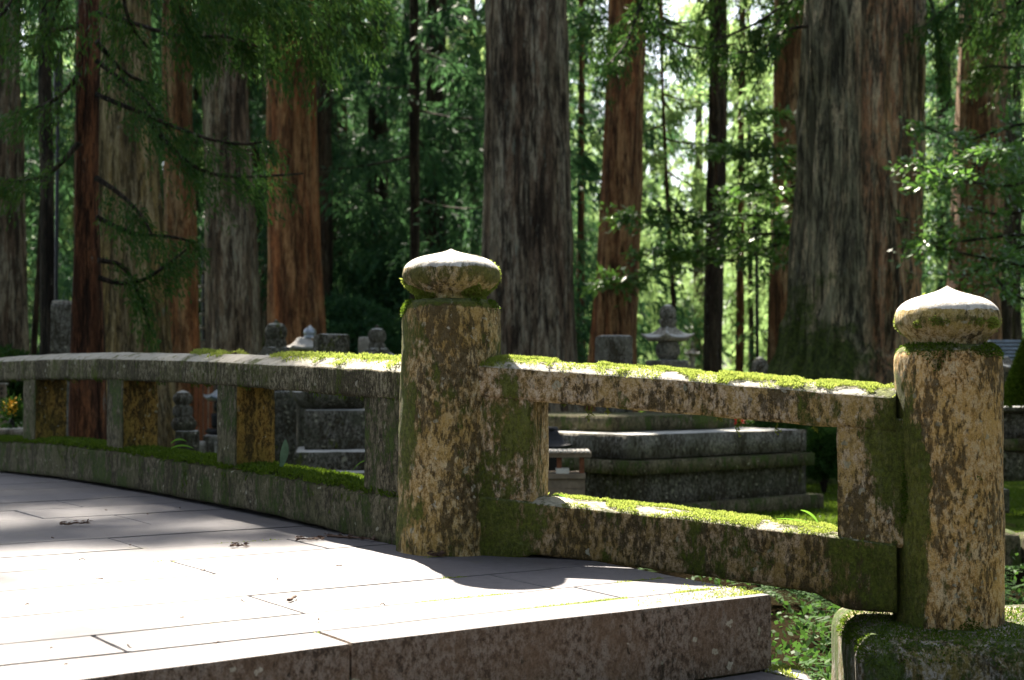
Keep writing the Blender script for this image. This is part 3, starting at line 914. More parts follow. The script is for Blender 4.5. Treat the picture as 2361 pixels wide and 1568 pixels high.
def trunk_rings(pts, rads, seg, amp, seed, dz=.12, fl=0):
    """pts: list of (x,y,z) bottom to top"""
    pts = np.array(pts, float)
    zs = []
    z0, z1 = pts[0, 2], pts[-1, 2]
    zz = [z0]
    while zz[-1] < z1:
        zz.append(zz[-1] + (dz if zz[-1] < 7 else .6))
    zz = np.array(zz)
    cx = np.interp(zz, pts[:, 2], pts[:, 0]); cy = np.interp(zz, pts[:, 2], pts[:, 1]); rr = np.interp(zz, pts[:, 2], rads)
    th = np.linspace(0, 2 * math.pi, seg, endpoint=False)
    lob = 1 + fl * np.exp(-(zz[:, None] - z0) / .5) * (.5 + .5 * np.sin(th * 5 + seed)) * .35
    r = rr[:, None] * lob * (1 + .035 * np.sin(th * 3 + seed) + .02 * np.sin(th * 5 + zz[:, None] * .4))
    px = np.cos(th); py = np.sin(th)
    R0 = rr.mean()
    q = np.stack([px[None] * r * 9 + zz[:, None] * .2, py[None] * r * 9, np.broadcast_to(zz[:, None] * .75, r.shape)], -1)
    ridge = 1 - np.abs(vnoise(q, seed)) * 2
    q2 = np.stack([px[None] * r * 24, py[None] * r * 24, np.broadcast_to(zz[:, None] * 1.6, r.shape)], -1)
    r = r + ridge * amp + vnoise(q2, seed + 1) * amp * .45 + fbm(np.stack([px[None] * 1.5 + 0 * r, py[None] * 1.5 + 0 * r, np.broadcast_to(zz[:, None] * .6, r.shape)], -1), 2, seed + 2) * .03
    rings = np.stack([cx[:, None] + px * r, cy[:, None] + py * r, np.broadcast_to(zz[:, None], r.shape)], -1)
    return rings
def tree(name, label, lv, Y, H, mat, seed, amp=.02, seg=112, crown=None, cat='tree', group=None, flare=.3, leaf='cedar', base_z=-.15, dz=.12):
    """lv: list of (y_px, xl, xr) top to bottom"""
    lv = sorted(lv, key=lambda q: -q[0])
    pts = []; rads = []
    for y, xl, xr in lv:
        c = at((xl + xr) / 2, y, Y); pts.append(c); rads.append((xr - xl) / 2 / F * Y)
    p0 = pts[0].copy(); zb_ = base_z
    if p0[2] > zb_ + .1:
        slope = (pts[0] - pts[-1]) / max(.1, (pts[-1][2] - pts[0][2])) if len(pts) > 1 else np.zeros(3)
        b = pts[0] + slope * (pts[0][2] - zb_) * .6; b[2] = zb_; b[1] = Y
        mid = (b + pts[0]) / 2
        pts = [b] + pts; rads = [rads[0] * (1 + flare)] + rads
    top = pts[-1].copy()
    if len(pts) > 1:
        sl = (pts[-1][:2] - pts[-2][:2]) / max(.1, pts[-1][2] - pts[-2][2]) * .5
    else: sl = np.zeros(2)
    rt = rads[-1]
    if H > top[2]:
        e = top.copy(); e[:2] += sl * (H - top[2]); e[2] = H
        pts.append(e); rads.append(max(.05, rt * .45))
    root = empty(name, (pts[0][0], Y, 0), label, cat, group)
    rings = trunk_rings(pts, rads, seg, amp, seed, dz, 1 if flare > .2 else 0)
    V, Fc = loft(rings, True)
    mk('trunk', V, Fc, mat, root)
    rng = np.random.default_rng(seed)
    if crown:
        z0, z1, nb, blen, tw, per, LL, WW = crown
        if H < z1: z1 = H + .8; z0 = min(z0, H - 1.6)
        PP = []; TT = []; limbs = []
        for k in range(nb):
            z = z0 + (z1 - z0) * (k + rng.uniform(0, 1)) / nb
            az = rng.uniform(0, 2 * math.pi)
            f = 1 - .6 * (z - z0) / (z1 - z0 + .01)
            ln = blen * f * rng.uniform(.6, 1.15)
            cx = np.interp(z, [p[2] for p in pts], [p[0] for p in pts]); cy = Y
            d = np.array([math.cos(az), math.sin(az), 0])
            p = [np.array([cx, cy, z]) + d * rt * .5]
            for j in range(1, 5):
                s_ = j / 4
                p.append(np.array([cx, cy, z]) + d * ln * s_ + np.array([0, 0, -.32 * ln * s_ + .18 * ln * s_ * s_]))
            p = smooth_poly(p, 1)
            P, T = bough_leaves(rng, p, tw, per, ln * .34, .35, .05)
            kk = cull(P, rng)
            PP.append(P[kk]); TT.append(T[kk])
            if cull(np.array([p[-1]]), rng)[0]: limbs.append(tube(p, [.045 if rt > .2 else .016, .006], 5))
        P = np.vstack(PP); T = np.vstack(TT)
        V, Fa = leaves(P, T, LL, WW, rng)
        mk('crown', V, Fa, LEAF[leaf], root)
        if limbs:
            V, Fc = join(limbs); mk('limbs', V, Fc, mat, root)['kind'] = 'stuff'
    return root, pts, rads
def Hcap(x, Y):
    u = (x - 1180.5) / F; t = (Y - 5) / SY; X0 = u * Y - SX * t
    return min(19., (Y - 8.3) / SY) if -7.5 < X0 < 2.3 else 19.
CR = lambda nb, bl=3.4, tw=26, per=16: None
def cr(z0, z1, nb, bl=3.6, tw=24, per=22, L=.14, W=.032): return (z0, z1, nb, bl, tw, per, L, W)
T = []
T.append(tree('cedar_tree', 'broad grey barked cedar trunk cut by the left edge of the picture', [(100, -70, 42), (780, -74, 55)], 15, Hcap(-10, 15), BARK['grey'], 101, crown=cr(6.0, 9, 16)))
T.append(tree('cedar_tree', 'thin dark trunk with lichen spots beside the black lamp pole on the left', [(100, 92, 117), (780, 93, 127)], 14, Hcap(105, 14), BARK['dark'], 102, .012, 64, cr(6, 8, 8)))
treeR, treeR_pts, _ = tree('cedar_tree', 'slim reddish brown trunk bearing drooping green boughs on the left', [(50, 183, 222), (500, 179, 226), (760, 172, 236)], 10.6, 5.2, BARK['red'], 103, .016, 80)
T.append(tree('cedar_tree', 'massive yellowish grey trunk partly hidden behind the reddish slim one', [(100, 232, 345), (780, 215, 388)], 14, Hcap(300, 14), BARK['yellow'], 104, .024, 128, cr(6, 8, 12)))
T.append(tree('cedar_tree', 'orange brown trunk between the yellowish trunk and the dark ridged one', [(250, 378, 442), (790, 384, 457)], 17, Hcap(415, 17), BARK['orange2'], 105, .016, 96, cr(7, 13, 16)))
T.append(tree('cedar_tree', 'dark grey brown ridged trunk left of the bright orange cedar', [(200, 472, 573), (800, 480, 600)], 16.5, Hcap(530, 16.5), BARK['grey'], 106, .022, 112, cr(6.6, 12, 14)))
T.append(tree('cedar_tree', 'narrow grey trunk showing just left of the bright orange cedar', [(300, 604, 628), (780, 598, 626)], 26, 19, BARK['grey'], 107, .014, 64, cr(9, 19, 24)))
T.append(tree('cedar_tree', 'stout bright orange cedar trunk with a paler right side, left of centre', [(200, 618, 724), (770, 618, 744)], 19, Hcap(680, 19), BARK['orange'], 108, .020, 112, cr(7.4, 13, 14)))
T.append(tree('cedar_tree', 'slender dark brown trunk rising directly behind the left post cap', [(50, 945, 964), (560, 945, 969)], 20, Hcap(955, 20), BARK['dark'], 109, .01, 48, cr(3.2, 12, 22, 2.2, 20, 14, .14, .045), leaf='dark'))
T.append(tree('cedar_tree', 'pale thin trunk far back, just left of the large central trunk', [(100, 1082, 1098), (600, 1084, 1105)], 34, 18, BARK['pale'], 110, .01, 40, cr(7, 18, 20), leaf='dark'))
T.append(tree('cedar_tree', 'large grey weathered trunk in the centre, right of the left post', [(100, 1126, 1306), (500, 1120, 1316), (820, 1112, 1328)], 15, Hcap(1215, 15), BARK['grey'], 111, .032, 180, None))
T.append(tree('cedar_tree', 'thin reddish dark trunk between the central grey trunk and the orange cedar', [(300, 1334, 1346), (820, 1330, 1350)], 26, 15, BARK['red'], 112, .01, 40, cr(6, 15, 18, 2.4), leaf='bright'))
T.append(tree('cedar_tree', 'tall orange red cedar trunk leaning slightly right behind the headstone', [(60, 1405, 1486), (400, 1388, 1478), (780, 1363, 1466)], 17.5, 16, BARK['orange'], 113, .018, 112, cr(6.8, 14, 16), flare=.2))
T.append(tree('sapling', 'very thin bent sapling stem right of the orange red cedar', [(200, 1524, 1530), (450, 1535, 1542), (700, 1549, 1556)], 20, 7, BARK['red'], 114, .004, 16, cr(3.6, 7, 14, 1.2, 14, 12, .10, .035), leaf='bright', flare=.1))
T.append(tree('cedar_tree', 'mid sized dark trunk standing in front of the sky gap', [(150, 1634, 1672), (500, 1627, 1670), (850, 1620, 1664)], 20, 17, BARK['dark'], 115, .014, 72, cr(5.6, 15, 26, 2.6), flare=.15))
T.append(tree('cedar_tree', 'thin dark reddish trunk left of the black lamp post on the right', [(300, 1702, 1717), (850, 1696, 1713)], 27, 14, BARK['red'], 116, .01, 32, cr(6, 14, 16, 2.2), leaf='bright', flare=.1))
T.append(tree('cedar_tree', 'thinnest dark trunk touching the black lamp post', [(300, 1722, 1731), (850, 1728, 1740)], 30, 14, BARK['dark'], 117, .008, 28, cr(7, 14, 14, 2.2), leaf='bright', flare=.1))
T.append(tree('cedar_tree', 'light orange trunk with a glowing left edge, half behind the giant right trunk', [(100, 1786, 1856), (850, 1776, 1838)], 19, 17, BARK['orange2'], 118, .016, 88, cr(6.4, 16, 22)))
T.append(tree('giant_cedar_tree', 'giant furrowed trunk, grey green left and red brown right, mossy foot', [(0, 1868, 2124), (200, 1856, 2120), (500, 1845, 2116), (700, 1828, 2112), (800, 1808, 2116), (880, 1776, 2128), (960, 1766, 2140)], 15, 18, BARK['greymoss'], 119, .055, 260, cr(8, 18, 24), flare=.12, dz=.06))
T.append(tree('cedar_tree', 'wide reddish trunk behind leafy twigs above the right post', [(150, 2214, 2316), (650, 2190, 2302)], 20, 19, BARK['orange2'], 120, .02, 112, cr(6.0, 19, 34)))
T.append(tree('cedar_tree', 'short visible length of thin trunk at the top between centre trunk and orange cedar', [(0, 1336, 1349), (600, 1333, 1347)], 38, 17, BARK['dark'], 121, .01, 32, cr(7, 17, 20), leaf='bright'))
T.append(tree('cedar_tree', 'thin dark trunk near the top right corner', [(100, 2336, 2352), (700, 2334, 2353)], 26, 17, BARK['dark'], 122, .01, 40, cr(5, 17, 26), leaf='dark'))
T.append(tree('sapling', 'leaning thin dark stem between the left edge trunk and the lichen spotted one', [(300, 104, 112), (640, 84, 93), (800, 73, 84)], 17, 7, BARK['dark'], 123, .006, 24, None, flare=.05))

T.append(tree('cedar_tree', 'tall cedar added unseen behind the left edge trunk so its crown dapples the deck', [(100, -30, 20), (780, -34, 26)], 23, 32, BARK['grey'], 124, .02, 48, cr(14, 31, 120, 6.0, 28, 18, .24, .07)))  # unseen tree put in for the dappled shade of its crown
# shrub-like drooping boughs of the slim reddish tree, hanging across the left of the view
def boughs(name, root, lines, Y, tw, per, twlen, hang, L, W, leaf, seed, mat, rad=(.022, .006), yj=.5):
    rng = np.random.default_rng(seed)
    for line in lines:
        yy = Y
        pts = []
        dy = rng.uniform(-yj, yj)
        for i, (x, y) in enumerate(line):
            pts.append(at(x, y, Y + dy * i / max(1, len(line) - 1)))
        pts = smooth_poly(pts, 2)
        ln = np.linalg.norm(np.diff(pts, axis=0), axis=1).sum()
        V, Fc = tube(pts, rad, 6)
        b = mk('bough', V, Fc, mat, root)
        P, Tt = bough_leaves(rng, pts, max(4, int(tw * ln)), per, twlen, hang, .026, .05)
        V, Fa = leaves(P, Tt, L, W, rng)
        sub('spray', V, Fa, LEAF[leaf], b, root)['kind'] = 'stuff'
lines = [
    [(222, 95), (280, 165), (330, 190), (372, 196)],
    [(222, 140), (300, 200), (340, 235), (390, 300), (440, 360)],
    [(222, 218), (300, 250), (400, 292), (480, 322), (560, 335), (620, 325)],
    [(222, 410), (280, 448), (330, 500), (350, 540)],
    [(182, 170), (150, 215), (90, 250), (20, 262)],
    [(182, 330), (120, 400), (60, 420), (-20, 415)],
    [(228, 640), (270, 655), (330, 650), (400, 600), (430, 575)],
    [(226, 600), (290, 610), (330, 700), (345, 760)],
    [(330, 260), (400, 350), (470, 400), (560, 410), (700, 400)],
    [(222, 30), (330, 60), (420, 90), (520, 80), (600, 110)],
    [(182, 60), (120, 70), (60, 90), (-20, 80)],
    [(222, 500), (300, 540), (400, 545), (450, 560)],
]
boughs('b', treeR, lines, 10.3, 24, 44, .36, .6, .055, .012, 'cedar', 201, BARK['dark'])
overT = empty('cedar_tree', (-1.4, 9.5, 6), 'dark drooping cedar boughs hanging in from the top above the left railing', 'tree boughs')
lines = [
    [(250, -160), (400, -90), (560, -40), (700, 0)],
    [(420, -200), (560, -60), (680, 10), (800, 90)],
    [(520, -200), (650, -60), (780, 20), (860, 70)],
    [(300, -200), (380, -60), (430, 60), (470, 130)],
    [(450, -200), (520, -50), (570, 60), (640, 130)],
    [(560, -180), (620, -20), (670, 60), (740, 150)],
    [(100, -180), (60, -60), (20, 20), (-30, 60)],
    [(120, -180), (150, -60), (130, 30), (100, 100)],
    [(640, -200), (720, -80), (800, -20), (880, 0)],
    [(300, -160), (280, -20), (300, 60), (340, 110)],
    [(380, -160), (440, -60), (500, -10), (560, 30)],
]
boughs('b', overT, lines, 9.6, 27, 46, .44, .65, .060, .013, 'cedar', 202, BARK['dark'], yj=.9)
overC = empty('cedar_tree', (1.2, 15, 6), 'cedar boughs reaching down in front of the orange red trunk and the sky gap', 'tree boughs')
lines = [
    [(1560, -120), (1470, 20), (1420, 60), (1370, 110)],
    [(1500, -60), (1460, 60), (1440, 110), (1400, 150)],
    [(1440, -60), (1500, 60), (1560, 100), (1620, 115), (1700, 100)],
    [(1850, -30), (1770, 40), (1700, 75), (1640, 95)],
    [(1860, 60), (1800, 70), (1760, 120), (1700, 120)],
    [(1700, -100), (1650, -20), (1620, 30), (1600, 70)],
    [(1880, -80), (1820, 10), (1790, 60), (1740, 70)],
]
boughs('b', overC, lines, 14.5, 20, 42, .5, .6, .075, .016, 'cedar', 203, BARK['dark'], yj=.8)
overR = empty('cedar_tree', (5, 15, 6), 'dark cedar boughs at the top right corner beside the giant trunk', 'tree boughs')
lines = [
    [(2440, -60), (2350, 10), (2250, 50), (2150, 40)],
    [(2420, 20), (2330, 60), (2260, 70), (2190, 50)],
    [(2420, -100), (2300, -40), (2200, 0), (2130, 60)],
    [(2130, -60), (2160, 60), (2170, 130), (2180, 180)],
    [(2420, 130), (2350, 160), (2280, 150), (2240, 165)],
]
boughs('b', overR, lines, 14.5, 24, 42, .5, .6, .075, .016, 'cedar', 204, BARK['dark'], yj=.8)

# glossy broadleaf trees
def broadleaf(label, stem, lines, Y, n_per_m, seed, leafL=.075):
    root = empty('broadleaf_tree', (at(*stem[0], Y)[0], Y, 0), label, 'tree')
    rng = np.random.default_rng(seed)
    pts = smooth_poly([at(x, y, Y) for x, y in stem], 2)
    V, Fc = tube(pts, [.06, .035], 10); mk('trunk', V, Fc, BARK['dark'], root)
    tb = []; PP = []; TT = []
    for line in lines:
        dy = rng.uniform(-1.2, 1.2)
        p = smooth_poly([at(x, y, Y + dy * i / (len(line) - 1)) for i, (x, y) in enumerate(line)], 2)
        tb.append(tube(p, [.018, .004], 5))
        ln = np.linalg.norm(np.diff(p, axis=0), axis=1).sum()
        ntw = int(ln * 22)
        t = rng.uniform(.15, 1, ntw); i = (t * (len(p) - 1)).astype(int)
        b = p[i]
        d = rng.normal(0, 1, (ntw, 3)); d[:, 2] *= .25; d /= np.linalg.norm(d, axis=1, keepdims=True)
        tl = rng.uniform(.15, .5, ntw)
        per = int(n_per_m)
        r = rng.uniform(.1, 1, (ntw, per))
        P = b[:, None] + d[:, None] * (r * tl[:, None])[..., None] + rng.normal(0, .025, (ntw, per, 3)) + np.array([0, 0, -.1]) * (r ** 2)[..., None] * tl[:, None, None]
        Tt = d[:, None] + rng.normal(0, .55, P.shape) + np.array([0, 0, -.15])
        PP.append(P.reshape(-1, 3)); TT.append(Tt.reshape(-1, 3))
        for k in range(ntw):
            if k % 2 == 0: tb.append(tube([b[k], b[k] + d[k] * tl[k] * .5, b[k] + d[k] * tl[k] + np.array([0, 0, -.03])], [.004, .002], 3))
    V, Fc = join(tb); mk('branches', V, Fc, BARK['dark'], root)
    P = np.vstack(PP); Tt = np.vstack(TT)
    # flatter leaves: normals mostly up
    n = len(P)
    Tt /= np.linalg.norm(Tt, axis=1, keepdims=True)
    up = np.array([0, 0, 1.]) + rng.normal(0, .45, (n, 3))
    s = np.cross(Tt, up); s /= np.linalg.norm(s, axis=1, keepdims=True) + 1e-9
    L = leafL * rng.uniform(.6, 1.2, (n, 1)); W = L * .42
    V = np.stack([P, P + Tt * L * .45 + s * W * .5, P + Tt * L, P + Tt * L * .45 - s * W * .5], 1).reshape(-1, 3)
    mk('crown', V, np.arange(n * 4).reshape(-1, 4), LEAF['glossy'], root)
broadleaf('small broadleaf tree whose glossy leafy branches spread left of the giant trunk', [(1890, 1000), (1880, 760), (1870, 560), (1860, 330), (1850, 200)],
          [[(1870, 470), (1800, 500), (1720, 495), (1640, 500), (1560, 515), (1500, 520)],
           [(1865, 560), (1790, 560), (1720, 600), (1640, 600), (1560, 570), (1480, 590)],
           [(1865, 620), (1760, 590), (1660, 560), (1560, 600), (1470, 640), (1400, 655)],
           [(1860, 350), (1800, 350), (1740, 365), (1690, 345), (1665, 340)],
           [(1860, 300), (1800, 260), (1740, 265), (1700, 250)],
           [(1865, 420), (1790, 440), (1720, 455), (1690, 450)],
           [(1865, 480), (1800, 450), (1740, 420), (1700, 440)],
           [(1860, 400), (1820, 400), (1780, 330), (1760, 300)],
           [(1865, 540), (1800, 540), (1700, 540), (1600, 500), (1520, 480), (1440, 500)]], 16.4, 24, 301, .09)
broadleaf('small broadleaf tree with dark glossy branches between giant trunk and right edge', [(2420, 1000), (2400, 700), (2380, 450), (2370, 250)],
          [[(2390, 480), (2300, 500), (2220, 470), (2170, 530), (2110, 575)],
           [(2390, 540), (2300, 545), (2200, 560), (2110, 545)],
           [(2390, 620), (2300, 600), (2200, 580), (2130, 560)],
           [(2380, 320), (2300, 330), (2230, 400), (2180, 420), (2130, 440)],
           [(2380, 280), (2300, 300), (2220, 330), (2150, 300), (2120, 290)],
           [(2385, 420), (2310, 430), (2240, 420), (2170, 410), (2120, 380)],
           [(2385, 380), (2320, 350), (2280, 350), (2200, 380)],
           [(2390, 560), (2320, 580), (2260, 620), (2210, 640)],
           [(2385, 700), (2340, 680), (2290, 640), (2270, 600)],
           [(2385, 420), (2350, 360), (2330, 340), (2300, 345)]], 13.0, 20, 302)

# ------------------------------------------------------------------ far forest: four kinds of conifer, copied
def proto(kind, seed, leaf, H, z0, nb, bl, bk):
    rng = np.random.default_rng(seed)
    root = bpy.data.objects.new('conifer_tree', None)
    rings = trunk_rings([(0, 0, -.3), (0.05, 0, 2), (.1, .05, H)], [.26, .2, .05], 16, .01, seed, .5)
    V, Fc = loft(rings)
    tr = mk('trunk', V, Fc, BARK[bk])
    PP = []; TT = []
    for k in range(nb):
        z = z0 + (H - z0) * (k + rng.uniform(0, 1)) / nb
        az = rng.uniform(0, 2 * math.pi)
        ln = bl * (1.1 - .85 * (z - z0) / (H - z0)) * rng.uniform(.6, 1.2)
        d = np.array([math.cos(az), math.sin(az), 0])
        p = smooth_poly([np.array([0, 0, z]) + d * ln * s_ + np.array([0, 0, (-.35 * s_ + .12 * s_ * s_) * ln]) for s_ in (0, .33, .66, 1)], 1)
        P, Tt = bough_leaves(rng, p, 17, 20, ln * .38, .45, .04)
        PP.append(P); TT.append(Tt)
    P = np.vstack(PP); Tt = np.vstack(TT)
    V, Fa = leaves(P, Tt, .17, .036, rng)
    c = mk('crown', V, Fa, LEAF[leaf])
    return tr.data, c.data, (tr, c)
protos = [proto(0, 401, 'dark', 16, 1.6, 60, 3.2, 'dark'), proto(1, 402, 'dark', 13, 1.0, 56, 2.8, 'red'), proto(2, 403, 'bright', 15, 1.5, 56, 3.2, 'grey'), proto(3, 404, 'bright', 11, .8, 54, 2.6, 'dark')]
for a_, b_, objs in protos:
    for o in objs: bpy.data.objects.remove(o)
rng = np.random.default_rng(55)
spots = []
def far(n, u0, u1, y0, y1, kinds, zs=(.8, 1.25), md=2.2):
    k = 0; tries = 0
    while k < n and tries < n * 40:
        tries += 1
        Y = rng.uniform(y0, y1); u = rng.uniform(u0, u1); X = u * Y
        if any((X - a) ** 2 + (Y - b) ** 2 < md * md for a, b, _, _ in spots): continue
        spots.append((X, Y, int(rng.choice(kinds)), rng.uniform(*zs))); k += 1
far(20, -.42, .02, 22, 34, [0, 0, 1], md=2.2)
far(26, -.44, .03, 34, 52, [0, 1, 0, 2], md=2.6)
far(6, .03, .22, 36, 52, [2, 3, 3], (.6, .95))
far(8, .20, .42, 24, 38, [0, 2, 1])
far(12, .18, .46, 38, 56, [0, 2, 3])
far(14, .02, .20, 52, 85, [2, 3, 0], (.7, 1.0))
far(24, -.46, .46, 56, 90, [0, 1, 2, 3], (.9, 1.3))
far(12, -.42, -.12, 24, 44, [2, 3, 1], (.5, .8), md=1.8)
for X, Y in ((-7, 1), (-9, 5.5), (-6, -4), (-2, -7), (2.5, -5), (6, -6), (7, -1), (8.5, 3), (9, 7), (-11, 9), (-3.5, -11), (4, -11), (11, 11), (-10, -2)):  # unseen conifers added beside and behind the camera to cut skylight
    spots.append((X, Y, 0 if X < 0 else 1, 1.3))
for X, Y, k, s in spots:
    r = bpy.data.objects.new('conifer_tree', None); COL.objects.link(r)
    zz = float(ground_h(np.array(X), np.array(Y)))
    r.location = (X, Y, zz); r.rotation_euler = (0, 0, rng.uniform(0, 6.28)); r.scale = (s, s, s * rng.uniform(.95, 1.15))
    props(r, 'green conifer among trees closing off the distant wood and unseen ones added around the camera', 'tree', 'conifers crowding the distant wood')
    for nm, me in (('trunk', protos[k][0]), ('crown', protos[k][1])):
        o = bpy.data.objects.new(nm, me); COL.objects.link(o); o.parent = r

# far wood that reads as one mass
rng = np.random.default_rng(66)
n = 90000
u = rng.uniform(-.52, .52, n); Y = rng.uniform(88, 118, n); X = u * Y
z = rng.uniform(0, 1, n) ** .9 * 26
gap = (u > .055) & (u < .20)
dens = fbm(np.stack([X * .22, Y * .22, z * .30], -1), 3, 9)
keep = (dens > np.where(gap, np.clip(-.25 + (z - 5) * .06, -.25, .5), -.15)) & ~((u > .07) & (u < .2) & (z > 1) & (z < 5.5) & (dens < .15))
P = np.stack([X, Y, z + 1.0], 1)[keep]
Tt = rng.normal(0, 1, P.shape); Tt[:, 2] -= .6
V, Fa = leaves(P, Tt, .75, .38, rng)
props(mk('distant_wood', V, Fa, LEAF['bright']), 'haze-tinted wall of distant green foliage closing the view', 'woodland', kind='stuff')

# ------------------------------------------------------------------ gravestones and monuments
def hz(y, Y, x=1180): return at(x, y, Y)[2]
def sblock(nm, root, x0, x1, y0, y1, Y, depth, mat, ang=0., bev=.012, taper=0., seed=0, rough=.006):
    a = at(x0, y0, Y); b = at(x1, y1, Y)
    V, Fc = block((a[0], Y, min(a[2], b[2])), (b[0], Y + depth, max(a[2], b[2])), ang, ((a[0] + b[0]) / 2, Y + depth / 2), bev=bev, seg=max(.03, (b[0] - a[0]) / 10), rough=rough, seed=seed, taper=taper)
    return mk(nm, V, Fc, mat, root)
def slathe(nm, root, cx, Y, prof, mat, seg=32, wob=.006, seed=0):
    k = Y / F
    X = at(cx, 876, Y)[0]
    pr = resample(smooth_poly([(max(r, .3) * k, hz(y, Y, cx)) for r, y in prof][::-1], 1), .02)
    V, Fc = lathe(X, Y, pr, seg, wob, seed)
    return mk(nm, V, Fc, mat, root)
def swoop_roof(nm, root, cx, Y, half, y_top, y_eave, y_bot, topr, mat, ang=.5, lift=.18):
    """four cornered stone roof with up-swept corners"""
    k = Y / F; X = at(cx, 876, Y)[0]
    zt, ze, zb_ = hz(y_top, Y), hz(y_eave, Y), hz(y_bot, Y)
    h = half * k; n = 8
    rings = []
    for s in np.linspace(0, 1, 9):
        pts = []
        hw = topr * k + (h - topr * k) * s
        z = zt + (ze - zt) * (1 - (1 - s) ** 1.8)
        for side in range(4):
            for j in range(n):
                v = -1 + 2 * j / n
                cl = abs(v) ** 3 * lift * h * s ** 2
                px, py = [(v, -1), (1, v), (-v, 1), (-1, -v)][side]
                pts.append((px * hw, py * hw, z + cl))
        rings.append(pts)
    low = []
    for side in range(4):
        for j in range(n):
            v = -1 + 2 * j / n
            px, py = [(v, -1), (1, v), (-v, 1), (-1, -v)][side]
            cl = abs(v) ** 3 * lift * h * .9
            low.append((px * h * .97, py * h * .97, ze - (ze - zb_) * .45 + cl))
    rings.append(low)
    rings.append([(p[0] * .72, p[1] * .72, zb_) for p in low])
    rings = np.array(rings)
    c, s_ = math.cos(ang), math.sin(ang)
    xy = rings[..., :2].copy()
    rings[..., 0] = X + xy[..., 0] * c - xy[..., 1] * s_
    rings[..., 1] = Y + xy[..., 0] * s_ + xy[..., 1] * c
    V, Fc = loft(rings[::-1])
    return mk(nm, V, Fc, mat, root)
def thing(nm, x, Y, label, cat, group=None):
    return empty(nm, (at(x, 876, Y)[0], Y, 0), label, cat, group)
MS = MAT['tomb']; ML = MAT['tomb_light']; MP = MAT['pale']
G5 = 'five tier stone grave towers'
# square pillar, far left
g = thing('grave_pillar', 140, 12.6, 'plain brown grey square stone pillar with bevelled top at the far left', 'grave pillar')
sblock('shaft', g, 113, 166, 700, 1100, 12.5, .2, ML, .15, .01)
sblock('top_bevel', g, 117, 162, 692, 702, 12.52, .17, MP, .15, .008)
# gorinto with moss dome left
g = thing('grave_tower', 636, 12.5, 'five tier grave tower with a green mossy round top, in front of the orange cedar', 'grave tower', G5)
slathe('finial', g, 636, 12.5, [(1, 737), (6, 742), (8, 748), (20, 751)], MS, 16)
slathe('dome', g, 636, 12.5, [(2, 744), (18, 747), (25, 756), (26, 768), (23, 778), (21, 783), (25, 787), (25, 800), (22, 806)], MS)
swoop_roof('roof', g, 636, 12.5, 48, 800, 830, 846, 22, MS, .5)
slathe('sphere', g, 636, 12.5, [(20, 844), (30, 856), (34, 875), (28, 895), (20, 902)], MS)
sblock('base', g, 600, 672, 902, 1100, 12.3, .4, MS, .2)
# lantern with metal ball
g = thing('stone_lantern', 702, 14.2, 'small lantern with shiny silver grey roof slope and metallic ball on top', 'lantern')
slathe('ball', g, 714, 14.2, [(1, 750), (5, 754), (13, 760), (15, 768), (12, 775), (16, 779), (6, 781)], MAT['metal_roof'], 24, 0)
swoop_roof('roof', g, 700, 14.2, 34, 778, 800, 808, 12, MAT['silver'], .35, .1)
sblock('body', g, 682, 720, 806, 1060, 14.1, .2, MS, .3)
# square mossy monument
g = thing('stone_monument', 758, 11.2, 'square mossy block monument with dark eaves on a wide plinth, left of the left post', 'monument')
sblock('top_block', g, 722, 796, 770, 870, 11.2, .26, MS, .3, .02)
swoop_roof('eaves', g, 765, 11.3, 82, 866, 905, 942, 40, MS, .35, .08)
sblock('body', g, 692, 842, 945, 1040, 11.0, .5, MS, .12, .015)
sblock('plinth', g, 660, 880, 1041, 1088, 10.7, .9, MS, .12, .02)
sblock('footing', g, 640, 900, 1089, 1160, 10.5, 1.1, MS, .12, .03)
# small pale post + domed tower
g = thing('grave_marker', 838, 13.6, 'small pale rounded grave marker beside the domed tower left of the left post', 'grave marker')
sblock('stone', g, 825, 851, 777, 1040, 13.5, .1, MP, .1, .02)
g = thing('grave_tower', 869, 12.8, 'grave tower with a smooth grey dome just left of the left post', 'grave tower', G5)
slathe('finial', g, 869, 12.8, [(1, 749), (5, 754), (7, 760)], MS, 16)
slathe('dome', g, 869, 12.8, [(2, 756), (14, 759), (21, 770), (20, 783), (15, 790), (20, 795), (20, 806), (14, 812)], ML)
swoop_roof('roof', g, 869, 12.8, 46, 803, 828, 842, 18, MS, .4)
sblock('base', g, 832, 906, 842, 1060, 12.7, .35, MS, .2)
# round topped tower between balusters
g = thing('grave_tower', 422, 10.9, 'dark mossy tower with flattened round top seen between the balusters of the left railing', 'grave tower', G5)
slathe('dome', g, 422, 10.9, [(2, 900), (14, 904), (22, 913), (23, 921), (18, 930), (14, 934), (22, 938), (23, 956), (20, 960)], ML)
slathe('lotus', g, 425, 10.9, [(18, 958), (24, 966), (30, 975), (26, 988), (20, 994)], MS)
sblock('base', g, 398, 452, 994, 1060, 10.8, .2, MS, .2)
